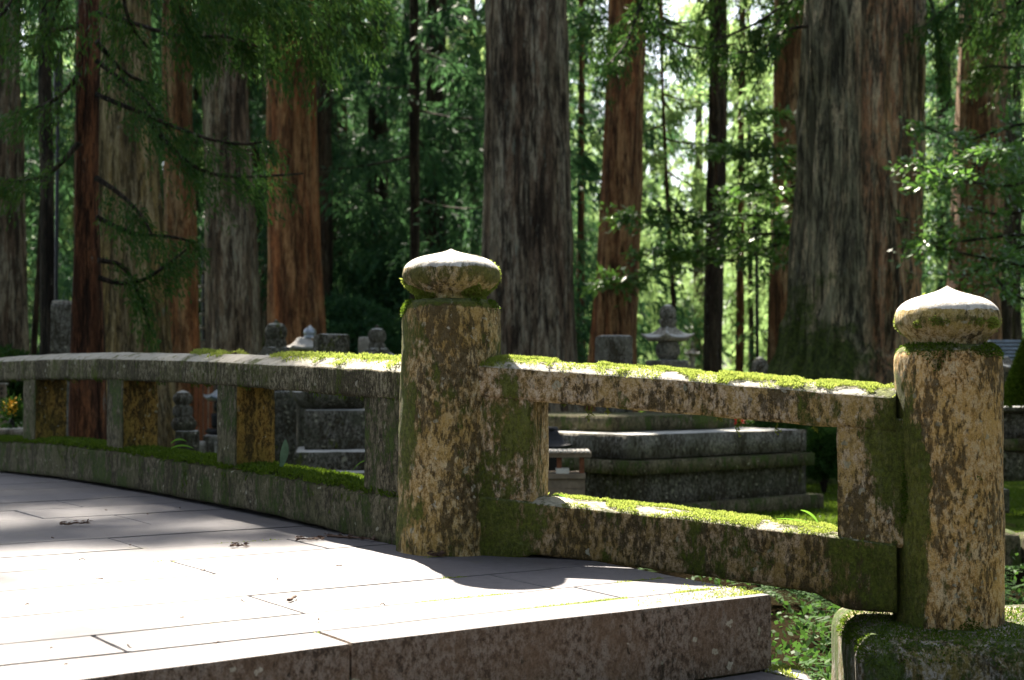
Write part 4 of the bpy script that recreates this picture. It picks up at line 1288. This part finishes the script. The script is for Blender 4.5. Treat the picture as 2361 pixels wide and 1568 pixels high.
# metal lantern
g = thing('metal_lantern', 506, 13.5, 'dark metal lantern with blue grey flared roof between two balusters', 'lantern')
swoop_roof('roof', g, 506, 13.5, 29, 899, 916, 924, 6, MAT['metal_roof'], .5, .25)
slathe('finial', g, 508, 13.5, [(3, 886), (9, 890), (10, 897), (4, 901)], MAT['black'], 16, 0)
slathe('fire_bowl', g, 508, 13.5, [(6, 922), (13, 928), (16, 938), (12, 948), (6, 952)], MAT['black'], 20, 0)
sblock('body', g, 486, 532, 953, 987, 13.4, .15, MAT['black'], 0)
slathe('foot', g, 508, 13.5, [(28, 988), (36, 994), (26, 1002), (14, 1008)], MAT['black'], 20, 0)
sblock('plinth', g, 462, 548, 1004, 1080, 13.3, .4, ML, .1)
for x0, x1, tx in ((455, 472, 'left'), (493, 522, 'right')):
    g = thing('stone_stub', (x0 + x1) / 2, 12.6, 'short pale stone stub in front of the metal lantern, the %s one of two' % tx, 'fence post')
    sblock('stone', g, x0, x1, 1018, 1100, 12.6, .07, MP, .05, .01)
# narrow planks / wooden grave tablets behind
g = thing('grave_tablets', 462, 15.5, 'tall brown wooden grave boards standing behind the metal lantern', 'wooden boards')
for i, x in enumerate((448, 459, 470, 482)):
    V, Fc = box((at(x, 876, 15.5)[0], 15.5, .2), (at(x + 8, 876, 15.5)[0], 15.53, hz(800 + (i * 37) % 60, 15.5))); mk('board', V, Fc, MAT['redwood'], g, False)
g = thing('stone_tower', 470, 19, 'stacked thin grey stone tiers rising between the orange brown and ridged trunks', 'stone pagoda')
for i in range(7):
    y = 560 + i * 32
    sblock('tier', g, 458, 486, y, y + 8, 19, .2, ML, .4, .005); sblock('core', g, 463, 481, y + 8.5, y + 31, 19.02, .12, MAT['black'], .4, .005)
sblock('base', g, 452, 490, 785, 1000, 18.9, .3, ML, .4, .005)
# far left items
g = thing('wooden_sign', 5, 11.2, 'pale wooden sign board with dark vertical brush writing at the left edge', 'sign')
V, Fc = box((at(-12, 876, 11.2)[0], 11.2, 0), (at(12, 876, 11.2)[0], 11.24, hz(886, 11.2)));  mk('board', V, Fc, MAT['wood'], g, False)
cap_ = box((at(-14, 876, 11.2)[0], 11.19, hz(886, 11.2)), (at(14, 876, 11.2)[0], 11.25, hz(883, 11.2))); mk('cap', cap_[0], cap_[1], MAT['silver'], g, False)
strokes = []
for i in range(6):
    y = 894 + i * 11
    for (dx0, dx1, dy0, dy1) in ((-3, 4, 0, 1.6), (-1, .4, -2, 5), (-3, 3, 3.2, 4.6)):
        a = at(3 + dx0, y + dy0, 11.195); b = at(3 + dx1, y + dy1, 11.195)
        strokes.append(box((a[0], 11.192, b[2]), (b[0], 11.198, a[2])))
V, Fc = join(strokes); mk('lettering', V, Fc, MAT['black'], g, False)
g = thing('flower_vase', 28, 10.8, 'vase of yellow flowers with green leaves by the left edge', 'flowers')
slathe('vase', g, 28, 10.8, [(5, 968), (7, 975), (5, 990), (7, 1000)], MAT['black'], 16, 0)
rng = np.random.default_rng(4)
c = at(28, 955, 10.8)
P = c + rng.normal(0, 1, (260, 3)) * np.array([.04, .04, .045]); Tt = P - c + np.array([0, 0, .03])
V, Fa = leaves(P, Tt, .06, .02, rng); mk('foliage', V, Fa, LEAF['fern'], g)
P = at(28, 938, 10.75) + rng.normal(0, 1, (90, 3)) * np.array([.025, .025, .03])
V, Fa = leaves(P, rng.normal(0, 1, P.shape), .028, .018, rng); mk('petals', V, Fa, MAT['petal_y'], g)
g = thing('offering_ledge', 20, 10.7, 'low pale stone ledge with mossy end under the flowers', 'stone ledge')
sblock('slab', g, -30, 60, 989, 1008, 10.6, .4, MAT['pale'], .05, .01)
sblock('footing', g, -28, 58, 1009, 1070, 10.62, .35, MS, .05, .01)
g = thing('stone_lantern', 80, 13.8, 'dim grey stone lantern silhouette left of the balusters', 'lantern')
slathe('cap', g, 80, 13.8, [(3, 862), (12, 868), (18, 880), (26, 890), (14, 894)], MS, 20)
sblock('light_box', g, 68, 92, 894, 922, 13.7, .1, MS, .2); sblock('table', g, 58, 102, 922, 930, 13.65, .2, MS, .2); sblock('shaft', g, 68, 92, 930, 1080, 13.7, .1, ML, .2)
g = thing('mossy_stone', 65, 11.4, 'low rounded dark stone with a green moss cap beside the flowers', 'stone')
slathe('stone', g, 65, 11.4, [(6, 970), (24, 976), (30, 990), (30, 1020), (28, 1060)], MS, 24, .012)
# lamp poles
def pole(x, Y, ytop, label, arm=False):
    g = thing('lamp_post', x, Y, label, 'lamp post')
    X = at(x, 876, Y)[0]; r = 4.2 / F * Y
    V, Fc = lathe(X, Y, [(r, -.1), (r, hz(ytop, Y))], 16); mk('pole', V, Fc, MAT['black'], g)
    zt = hz(ytop, Y)
    V, Fc = lathe(X, Y, [(r * 1.2, zt - .05), (r * 2.4, zt + .05), (r * 2.6, zt + .4), (r * .6, zt + .5)], 16); mk('lamp_head', V, Fc, MAT['black'], g)
pole(128, 12.9, 250, 'thin black lamp pole rising behind the square grave pillar on the left')
pole(1746, 19, 560, 'thin black lamp post in front of the bright gap left of the giant trunk')
# headstone
g = thing('headstone', 1418, 12.4, 'dark grey square headstone in front of the orange red cedar', 'headstone')
sblock('stone', g, 1378, 1458, 773, 955, 12.3, .28, ML, .06, .025)
sblock('pedestal', g, 1364, 1475, 956, 1100, 12.2, .5, MS, .06, .02)
# large gorinto
g = thing('grave_tower', 1540, 12.6, 'large five tier grave tower with upswept pale roof standing clear above the right railing', 'grave tower', G5)
slathe('jewel', g, 1540, 12.6, [(2, 702), (12, 705), (18, 713), (20, 723), (19, 731), (17, 735)], ML)
slathe('bowl', g, 1540, 12.6, [(20, 736), (21, 741), (18, 750), (15, 756)], ML)
swoop_roof('roof', g, 1540, 12.6, 44, 753, 778, 787, 12, MAT['pale'], .62, .24)
slathe('sphere', g, 1540, 12.6, [(18, 784), (25, 792), (29, 803), (28, 815), (22, 826), (16, 830)], ML)
sblock('base', g, 1504, 1580, 830, 960, 12.45, .3, ML, .35, .012)
g = thing('grave_tower', 1596, 22, 'tiny pale grave tower in the sunlit distance right of the large one', 'grave tower', G5)
slathe('jewel', g, 1596, 22, [(1, 785), (4, 792), (5, 800), (3, 806)], MAT['pale'], 16)
swoop_roof('roof', g, 1596, 22, 14, 805, 815, 820, 4, MAT['pale'], .5)
slathe('sphere', g, 1596, 22, [(6, 819), (9, 828), (6, 838)], MAT['pale'], 16)
sblock('base', g, 1588, 1604, 838, 960, 21.9, .15, MAT['pale'])
g = thing('grave_tower', 1752, 13.6, 'squat tower with a round grey dome peeping over the right railing', 'grave tower', G5)
slathe('dome', g, 1752, 13.6, [(2, 822), (10, 826), (18, 835), (20, 848), (16, 860), (20, 866), (18, 880)], ML)
sblock('base', g, 1725, 1780, 880, 1000, 13.5, .25, MS, .3)
g = thing('grave_tower', 1424, 12.0, 'tiny pointed finial of a small tower in front of the headstone', 'grave tower', G5)
slathe('finial', g, 1316, 12.0, [(1, 832), (6, 838), (9, 846), (5, 852)], MP, 16)
bpy.data.objects.remove(g.children[0]) if g.children else None
slathe('finial', g, 1316 if False else 1316, 12.0, [(1, 834), (6, 840), (9, 848), (8, 880)], MP, 16)

# big tiered platform
def rot_block(nm, root, O, e1, e2, z0, z1, mat, bev=.008, seed=0, seg=.09):
    V, Fc = block((0, 0, z0), (e1, e2, z1), 0, None, bev=bev, seg=seg, rough=.003, seed=seed)
    d1 = np.array([.76, .65]); d2 = np.array([-.65, .76])
    xy = V[:, :1] * d1 + V[:, 1:2] * d2 + O
    V = np.concatenate([xy, V[:, 2:]], 1)
    return mk(nm, V, Fc, mat, root)
O0 = np.array([.83, 10.4]); d1 = np.array([.76, .65]); d2 = np.array([-.65, .76])
g = empty('tomb_platform', (1.2, 11.2, 0), 'big low stepped stone platform of dark mossy slabs seen between the rails', 'stone platform')
zc = CAM_Z
rot_block('top_slab', g, O0, 1.93, 2.3, zc - .545, zc - .373, ML, seed=1)
rot_block('middle_slab', g, O0 - d1 * .05 - d2 * .05, 2.02, 2.4, zc - .652, zc - .553, MAT['beam_far'], seed=2)
rot_block('body', g, O0 + d1 * .03 + d2 * .03, 1.93, 2.25, zc - .885, zc - .648, MS, seed=3)
rot_block('footing', g, O0 - d1 * .08 - d2 * .08, 2.12, 2.5, zc - 1.0, zc - .875, MAT['beam_far'], seed=4)
rot_block('upper_tier', g, O0 + d1 * .22 + d2 * .42, 1.35, 1.5, zc - .369, zc - .255, MAT['beam_far'], seed=5)
g = thing('small_stone', 1300, 13.5, 'small squared grey stone standing behind the platform, left of its mossy tier', 'stone')
sblock('stone', g, 1280, 1320, 957, 1020, 13.2, .2, ML, .1)
g = thing('stone_steps', 1350, 13.0, 'low pale edged stone ledges behind the left part of the platform', 'stone ledge')
for x0, x1, y0 in ((1318, 1366, 983), (1330, 1392, 972), (1250, 1284, 984)):
    sblock('ledge', g, x0, x1, y0, y0 + 3, 12.9, .25, MP, 0, .005); sblock('block', g, x0 + 2, x1 - 2, y0 + 3.4, 1050, 12.93, .2, MS, 0, .005)

# offering stand
Y0 = 9.6
g = thing('offering_stand', 1310, Y0, 'small wooden offering stand with slatted top, seen beside the left baluster', 'altar stand')
def wbox(nm, x0, x1, y0, y1, Y, dep, mat):
    a = at(x0, y0, Y); b = at(x1, y1, Y)
    V, Fc = box((a[0], Y, b[2]), (b[0], Y + dep, a[2])); return mk(nm, V, Fc, mat, g, False)
for i in range(12):
    x0 = 1236 + i * 10.6
    wbox('slat', x0, x0 + 8.5, 1040, 1044, Y0 - .02, .3, MAT['silver'])
wbox('top_board', 1236, 1364, 1044.4, 1055, Y0, .28, MAT['wood'])
for x0 in (1244, 1284, 1336): wbox('leg', x0, x0 + 11, 1055.4, 1092, Y0 + .03, .04, MAT['redwood'])
wbox('shelf', 1240, 1350, 1092.4, 1104, Y0 - .02, .3, MAT['wood'])
wbox('cabinet', 1246, 1349, 1104.4, 1240, Y0, .28, MAT['wood'])
for i in range(4): wbox('board', 1247, 1348, 1108 + i * 20, 1126 + i * 20, Y0 - .008, .006, MAT['wood'])
wbox('white_box', 1282, 1312, 1080, 1092, Y0 + .0, .1, MAT['white'])
g = thing('shrine_roof', 1275, 10.2, 'small dark curved wooden shrine roof peeping out beside the left baluster', 'small shrine')
swoop_roof('roof', g, 1262, 10.2, 50, 990, 1028, 1036, 20, MAT['black'], .15, .12)
slathe('ridge', g, 1262, 10.2, [(22, 984), (26, 988), (24, 992)], MAT['black'], 12, 0)
V, Fc = box((at(1232, 876, 10.2)[0], 10.1, 0), (at(1294, 876, 10.2)[0], 10.35, hz(1036, 10.2))); mk('body', V, Fc, MAT['black'], g, False)
g = thing('flower_bunch', 1715, 11.5, 'scrap of white and red flowers peeping under the right top rail', 'flowers')
rng = np.random.default_rng(9)
for nm, x, m_ in (('white_petals', 1722, 'petal_w'), ('red_petals', 1707, 'petal_r')):
    P = at(x, 968, 12.6) + rng.normal(0, .02, (70, 3)); V, Fa = leaves(P, rng.normal(0, 1, P.shape), .03, .02, rng); mk(nm, V, Fa, MAT[m_], g)
P = at(1716, 980, 12.6) + rng.normal(0, .03, (90, 3)); V, Fa = leaves(P, rng.normal(0, 1, P.shape) + np.array([0, 0, 1]), .06, .015, rng); mk('stems', V, Fa, LEAF['fern'], g)

# right edge
g = thing('slatted_roof', 2330, 17, 'low blue grey slatted roof at the right edge behind the post', 'roof')
for i in range(9):
    y = 784 + i * 8.4
    a = at(2282 - i * 3, y, 17 - i * .1); b = at(2440, y + 4.6, 17 - i * .1)
    V, Fc = box((a[0], a[1], b[2]), (b[0], a[1] + .09, a[2])); mk('slat', V, Fc, MAT['blue_roof'], g, False)
a = at(2285, 790, 17.3); b = at(2440, 860, 17.3)
V, Fc = box((a[0], 17.2, b[2]), (b[0], 17.4, a[2])); mk('backing', V, Fc, MAT['black'], g, False)
a = at(2300, 860, 17.4); b = at(2440, 1000, 17.4)
V, Fc = box((a[0], 17.3, 0), (b[0], 17.9, a[2])); mk('wall', V, Fc, MAT['black'], g, False)
g = thing('stone_lantern', 2318, 11.6, 'grey stone lantern head half hidden behind the right post', 'lantern')
swoop_roof('roof', g, 2312, 11.6, 34, 822, 846, 858, 8, ML, .4, .15)
sblock('light_box', g, 2296, 2330, 858, 892, 11.5, .12, MS, .2); sblock('table', g, 2286, 2342, 892, 902, 11.45, .2, ML, .2); sblock('shaft', g, 2298, 2328, 902, 960, 11.5, .12, ML, .2)
g = thing('terrace_wall', 2340, 11.0, 'dark stone terrace wall with pale coping behind the right post', 'wall')
sblock('coping', g, 2240, 2460, 938, 950, 10.9, .5, ML, 0, .01); sblock('wall', g, 2244, 2460, 950.5, 1012, 10.95, .45, MS, 0, .01)
sblock('ledge', g, 2240, 2460, 1012.5, 1040, 10.8, .5, MAT['beam_far'], 0, .01); sblock('footing', g, 2244, 2460, 1040.5, 1110, 10.85, .4, MS, 0, .01)
g = thing('clipped_shrub', 2360, 10.6, 'conical clipped mossy green shrub at the right edge', 'shrub')
rng = np.random.default_rng(14)
n = 9000; t = rng.uniform(0, 1, n) ** .7; th = rng.uniform(0, 6.283, n)
c = at(2372, 876, 10.4); zt, zb_ = hz(780, 10.4), hz(935, 10.4)
rr = (t * 52 / F * 10.4 + .02) * (1 + .12 * fbm(np.stack([np.cos(th) * 2, np.sin(th) * 2, t * 6], -1), 2, 3))
P = np.stack([c[0] + rr * np.cos(th), 10.4 + rr * np.sin(th), zt + (zb_ - zt) * t], 1)
V, Fa = leaves(P, np.stack([np.cos(th), np.sin(th), 0 * th + .1], 1) + rng.normal(0, .5, (n, 3)), .03, .014, rng); mk('foliage', V, Fa, LEAF['mossdark'], g)
V, Fc = lathe(c[0], 10.4, [(.03, 0), (.03, zb_), (.14, zb_ + .02), (.01, zt - .03)], 12); mk('trunk', V, Fc, BARK['dark'], g)
g = thing('stone_stub', 2316, 10.2, 'short square dark stone stub on the moss beside the right post', 'stone')
sblock('stone', g, 2290, 2329, 1128, 1185, 10.1, .1, MS, .05, .01)
g = thing('garden_kerb', 2330, 9.1, 'mossy dark stone kerb edging the moss garden right of the right post', 'kerb')
for i in range(9):
    x0 = 1.4 + i * .42
    V, Fc = block((x0, 9.0, -.32), (x0 + .41, 9.22, .03 + .012 * math.sin(i * 2.3)), 0, None, bev=.03, seg=.05, rough=.02, seed=i); mk('stone', V, Fc, MAT['beam_far'], g)
g = thing('foot_kerb', 2240, 5.6, 'pale sunlit stone surface just behind the pedestal', 'stone slab')
V, Fc = block((2.15, 5.2, -.1), (3.4, 5.9, zB - .006), 0, None, bev=.02, seg=.08, rough=.008); mk('stone', V, Fc, MAT['pale'], g)

# shrubs behind the rails
def shrub(label, x, Y, y0, y1, rx, n, leaf, seed, L=.05):
    g = thing('shrub', x, Y, label, 'shrub')
    rng = np.random.default_rng(seed)
    c = at(x, (y0 + y1) / 2, Y); h = abs(hz(y0, Y) - hz(y1, Y)) / 2; r = rx / F * Y
    d = rng.normal(0, 1, (n, 3)); d /= np.linalg.norm(d, axis=1, keepdims=True)
    rad = rng.uniform(.55, 1, n) ** .5 * (1 + .35 * fbm(d * 2.5, 3, seed))
    P = c + d * rad[:, None] * np.array([r, r, h])
    V, Fa = leaves(P, d + rng.normal(0, .7, d.shape), L, L * .5, rng); mk('foliage', V, Fa, LEAF[leaf], g)
    st = [tube([np.array([c[0], Y, -.05]), c + np.array([rng.normal(0, r * .3), 0, 0])], [.015, .006], 5) for _ in range(5)]
    V, Fc = join(st); mk('stems', V, Fc, BARK['dark'], g)
shrub('dark green bush behind the rails left of the right baluster', 1900, 13.2, 985, 1100, 55, 7000, 'fern', 501, .045)
shrub('low leafy bush at the back of the platform under the top rail', 1790, 13.6, 955, 1020, 70, 5000, 'fern', 502, .045)
shrub('dark bush in the deep shade behind the left railing end', -10, 14.5, 800, 1010, 110, 9000, 'cedar', 503, .06)
shrub('dark evergreen bush between the orange cedar and the left post', 800, 22, 700, 960, 150, 12000, 'dark', 504, .10)
shrub('low evergreen bush right of the left post in the deep shade', 930, 24, 560, 900, 130, 12000, 'dark', 505, .12)

# ferns in the ditch, ground moss, grass
rng = np.random.default_rng(31)
Vs = []; b = 0; Fs = []
nf = 110
cen = []
for i in range(nf):
    if i < 85: x = rng.uniform(.7, 4.2); y = rng.uniform(5.4, 8.9)
    else: x = rng.uniform(.55, 1.45); y = rng.uniform(4.85, 6.6)
    rel = np.array([x, y])
    if rel @ C < RIGHT + .1 and rel @ A > 3.1: continue
    if 1.0 < x and y < 5.5 and y > 4.4 and x > 1.05: continue
    z = float(ground_h(np.array(x), np.array(y)))
    if i % 3 != 0:
        m_ = 70
        dd = rng.normal(0, 1, (m_, 3)); dd[:, 2] = abs(dd[:, 2]) * .9; dd /= np.linalg.norm(dd, axis=1, keepdims=True)
        P = np.array([x, y, z]) + dd * rng.uniform(.25, 1, (m_, 1)) * rng.uniform(.2, .34)
        V, _f = leaves(P, dd + rng.normal(0, .6, dd.shape),   .034, .022, rng)
        Vs.append(V)
        continue
    for k in range(7):
        az = rng.uniform(0, 6.283); L = rng.uniform(.18, .42)
        d = np.array([math.cos(az), math.sin(az), 0]); s = np.array([-d[1], d[0], 0])
        m_ = 12
        t = np.linspace(.1, 1, m_)
        spine = np.array([x, y, z]) + d * (t * L)[:, None] + np.array([0, 0, 1]) * ((t * 1.5 - t * t * 1.0) * L * .9)[:, None]
        for sg in (-1, 1):
            P = spine; Tt = np.broadcast_to(s * sg + d * .4 + np.array([0, 0, -.15]), P.shape) + rng.normal(0, .12, P.shape)
            ll = (1 - t) * L * .42 + .012
            T_ = Tt / np.linalg.norm(Tt, axis=1, keepdims=True)
            V = np.stack([P, P + T_ * ll[:, None] * .5 + d * .010, P + T_ * ll[:, None], P + T_ * ll[:, None] * .5 - d * .010], 1).reshape(-1, 3)
            Vs.append(V)
V = np.vstack(Vs)
props(mk('fern_undergrowth', V, np.arange(len(V)).reshape(-1, 4), LEAF['fern']), 'green ferns and low leaves filling the ditch beside the bridge', 'ferns', kind='stuff')
n = 150000
yy = rng.uniform(9.2, 18, n); xx = rng.uniform(-.42, .42, n) * yy
keep = fbm(np.stack([xx * 1.5, yy * 1.5, xx * 0], -1), 3, 8) > -.1
xx, yy = xx[keep], yy[keep]
P = np.stack([xx, yy, ground_h(xx, yy)], 1)
V1, F1 = blades(P, np.zeros(P.shape), .03, .006, np.array([0, 0, 1.]), rng, .6)
props(mk('moss_carpet', V1, F1, LEAF['mossdark']), 'carpet of moss and tiny plants on the forest floor', 'moss', kind='stuff')
# sunlit mossy ground by the step corner
n = 26000
xx = rng.uniform(.6, 1.3, n); yy = rng.uniform(3.3, 4.46, n)
rel = np.stack([xx, yy], 1)
keep = (rel @ C > 3.13) & (xx < .855) & (yy > 3.9) & (fbm(np.stack([xx * 14, yy * 14, xx * 0], -1), 3, 3) > -.05)
P = np.stack([xx, yy, np.full(n, LZ)], 1)[keep]
V1, F1 = blades(P, np.zeros(P.shape), .014, .003, np.array([0, 0, .7]), rng, .8)
g = empty('mossy_kerb_stone', (1.0, 4.2, -.3), 'sunlit kerb stone with yellow green moss between step and pedestal', 'kerb stone')
V, Fc = block((.55, 3.9, -.35), (.86, 4.46, LZ), 0, None, bev=.015, seg=.06, rough=.006); 
cen_ = V.copy(); kx = (V[:, :2] @ C)
V[:, 0] += np.maximum(0, (3.14 - kx)) / C[0]
mk('stone', V, Fc, MAT['pale'], g)
o = mk('moss', V1, F1, LEAF['moss'], g); o['kind'] = 'stuff'

# moss in paving joints
rng = np.random.default_rng(17)
PP = []
def joint_line(a0, c0, a1, c1, n):
    t = rng.uniform(0, 1, n); a = a0 + (a1 - a0) * t; c = c0 + (c1 - c0) * t
    k = fbm(np.stack([a * 5, c * 5, a * 0], -1), 3, 4) > .12
    a, c = a[k] + rng.normal(0, .004, k.sum()), c[k] + rng.normal(0, .004, k.sum())
    PP.append(np.stack([A[0] * a + C[0] * c, A[1] * a + C[1] * c, deck_z(a) - .003], 1))
joint_line(3.34, 2.35, 3.34, 3.17, 2600); joint_line(3.34, 2.6, 3.34, 3.17, 3600); joint_line(3.58, 2.2, 3.58, 3.1, 1800)
joint_line(3.58, 2.68, 3.93, 2.68, 1200); joint_line(3.34, 1.27, 3.58, 1.27, 900); joint_line(3.17, 1.76, 3.34, 1.76, 350)
joint_line(3.93, 2.3, 3.93, 3.0, 1500); joint_line(4.37, 1.9, 4.37, 2.8, 700); joint_line(4.75, 1.9, 4.75, 2.8, 500); joint_line(5.09, 2.0, 5.09, 2.8, 400)
joint_line(4.37, 1.95, 4.75, 1.95, 250)
PP.append(np.array([[*ac(a, c), float(deck_z(a))] for a, c in zip(3.2 + rng.exponential(.05, 700), 3.17 - rng.exponential(.10, 700)) if a < 3.6]))
P = np.vstack(PP)
V1, F1 = blades(P, np.zeros(P.shape), .008, .002, np.array([0, 0, .5]), rng, .9)
o = mk('joint_moss', V1, F1, LEAF['moss'], deck); o['kind'] = 'stuff'

# dry twigs on the deck
def twig(x, y, L, ang, label, seed, n=5, thick=.004):
    r = ray(x, y); 
    z = .36
    for _ in range(4):
        k = (z - CAM_Z) / r[2]; q = r * k; a = q[:2] @ A; z = float(deck_z(a)) + .001
    p = np.array([q[0], q[1], z])
    rng = np.random.default_rng(seed)
    g = empty('twig', p, label, 'twig', 'dry cedar twigs fallen on the deck')
    d = np.array([math.cos(ang), math.sin(ang), 0])
    main = [p + d * L * (t - .5) + np.array([rng.normal(0, .003), rng.normal(0, .003), .006 + abs(rng.normal(0, .003))]) for t in np.linspace(0, 1, 5)]
    V, Fc = tube(smooth_poly(main, 1), [thick, thick * .4], 5); mk('stem', V, Fc, MAT['twig'], g)
    if n == 0: return
    P = np.repeat(np.array(main), 14 * n // 5, 0) + rng.normal(0, .004, (len(main) * (14 * n // 5), 3))
    P[:, 2] = np.maximum(P[:, 2], z + .003)
    Tt = d + rng.normal(0, .6, P.shape); Tt[:, 2] = abs(Tt[:, 2]) * .3
    V, Fa = leaves(P, Tt, .022, .005, rng); mk('needles', V, Fa, MAT['twig'], g)
twig(805, 1243, .22, -.6, 'long brown cedar twig lying along the base of the left railing', 1, 8, .006)
twig(710, 1247, .09, .5, 'curled brown cedar twig where sun meets shade on the deck', 2)
twig(545, 1262, .05, .2, 'tiny dark twig on the bright middle of the deck', 3, 3)
twig(168, 1212, .10, 0, 'small forked twig on the grey shaded left of the deck', 4, 4)
twig(676, 1385, .06, 1.4, 'short upright looking twig stub on the brightest slab', 5, 1, .005)
twig(1000, 1284, .05, .1, 'crumb of dark litter at the foot of the left post', 6, 4)
twig(2250, 1443, .08, .1, 'dead twig beside the foot of the right post', 7, 4) if False else None
for i, (x, y) in enumerate(((245, 1180), (415, 1175), (340, 1190), (120, 1245), (300, 1262), (190, 1296), (470, 1320), (230, 1340), (420, 1430), (120, 1500), (560, 1392), (735, 1435), (880, 1400), (150, 1540), (300, 1500), (500, 1490), (640, 1340), (780, 1310), (60, 1400))):
    twig(x, y, .010 + .004 * (i % 3), i * 1.3, 'crumb of dry needle litter scattered on the pale deck', 20 + i, 0, .002)

# grass blades and leaves growing on the railings
def blade(nm, base, tip, bend, w, label, mat, Y=None):
    b = np.array(base); t = np.array(tip); m_ = (b + t) / 2 + np.array(bend)
    ts = np.linspace(0, 1, 9)[:, None]
    c = b * (1 - ts) ** 2 + 2 * m_ * ts * (1 - ts) + t * ts ** 2
    s = np.array([.6, .2, .77]); 
    tan = np.gradient(c, axis=0); sd = np.cross(tan, [0, 1., .3]); sd /= np.linalg.norm(sd, axis=1, keepdims=True) + 1e-9
    ww = w * np.sin(np.pi * np.clip(ts, .08, .97)) ** .6
    V = np.vstack([c - sd * ww / 2, c + sd * ww / 2 , c + np.array([0, .002, 0])])
    Fc = [(i, i + 1, 9 + i + 1, 9 + i) for i in range(8)]
    g = empty(nm, b, label, 'plant')
    mk('blade', V, Fc, mat, g)
    return g
q = lambda x, y, off=.0: on_plane(x, y, P1 + Nf * off, Nf)
g = blade('grass_tuft', q(1889, 1212), q(1846, 1176), (0.012, 0, .02), .008, 'bright green curved grass blade on the lower right rail before the baluster', LEAF['grass'])
blade('grass_tuft', q(1870, 1208), q(1790, 1196), (0, 0, .012), .004, 'thin pale grass blade trailing left on the lower right rail', LEAF['grass'])
blade('grass_tuft', q(1312, 1153), q(1270, 1143), (0, 0, .02), .004, 'small arched pale blade at the left end of the lower right rail', LEAF['grass'])
ql = lambda x, y: on_plane(x, y, P1 - C * .02, C)
MAT['leafgrey'] = simple('grey_green_leaf', (.12, .20, .13), .5, .2, 30)
blade('leafy_sprout', ql(648, 1076), ql(658, 1014), (0.01, 0, 0), .035, 'upright grey green pointed leaf against the orange baluster', MAT['leafgrey'])
blade('grass_tuft', ql(394, 1022), ql(430, 1018), (0, 0, .03), .010, 'upper of two short green blades beside the second baluster', LEAF['grass'])
blade('grass_tuft', ql(394, 1034), ql(446, 1034), (0, 0, .03), .010, 'lower of two short green blades beside the second baluster', LEAF['grass'])
blade('grass_tuft', ql(862, 1092), ql(842, 1066), (0, 0, .015), .007, 'small green blade at the foot of the baluster next to the left post', LEAF['grass'])
blade('dry_grass', ql(812, 1086), ql(864, 1070), (0, 0, .05), .004, 'thin arching dry grass stem near the left post', LEAF['grass'])
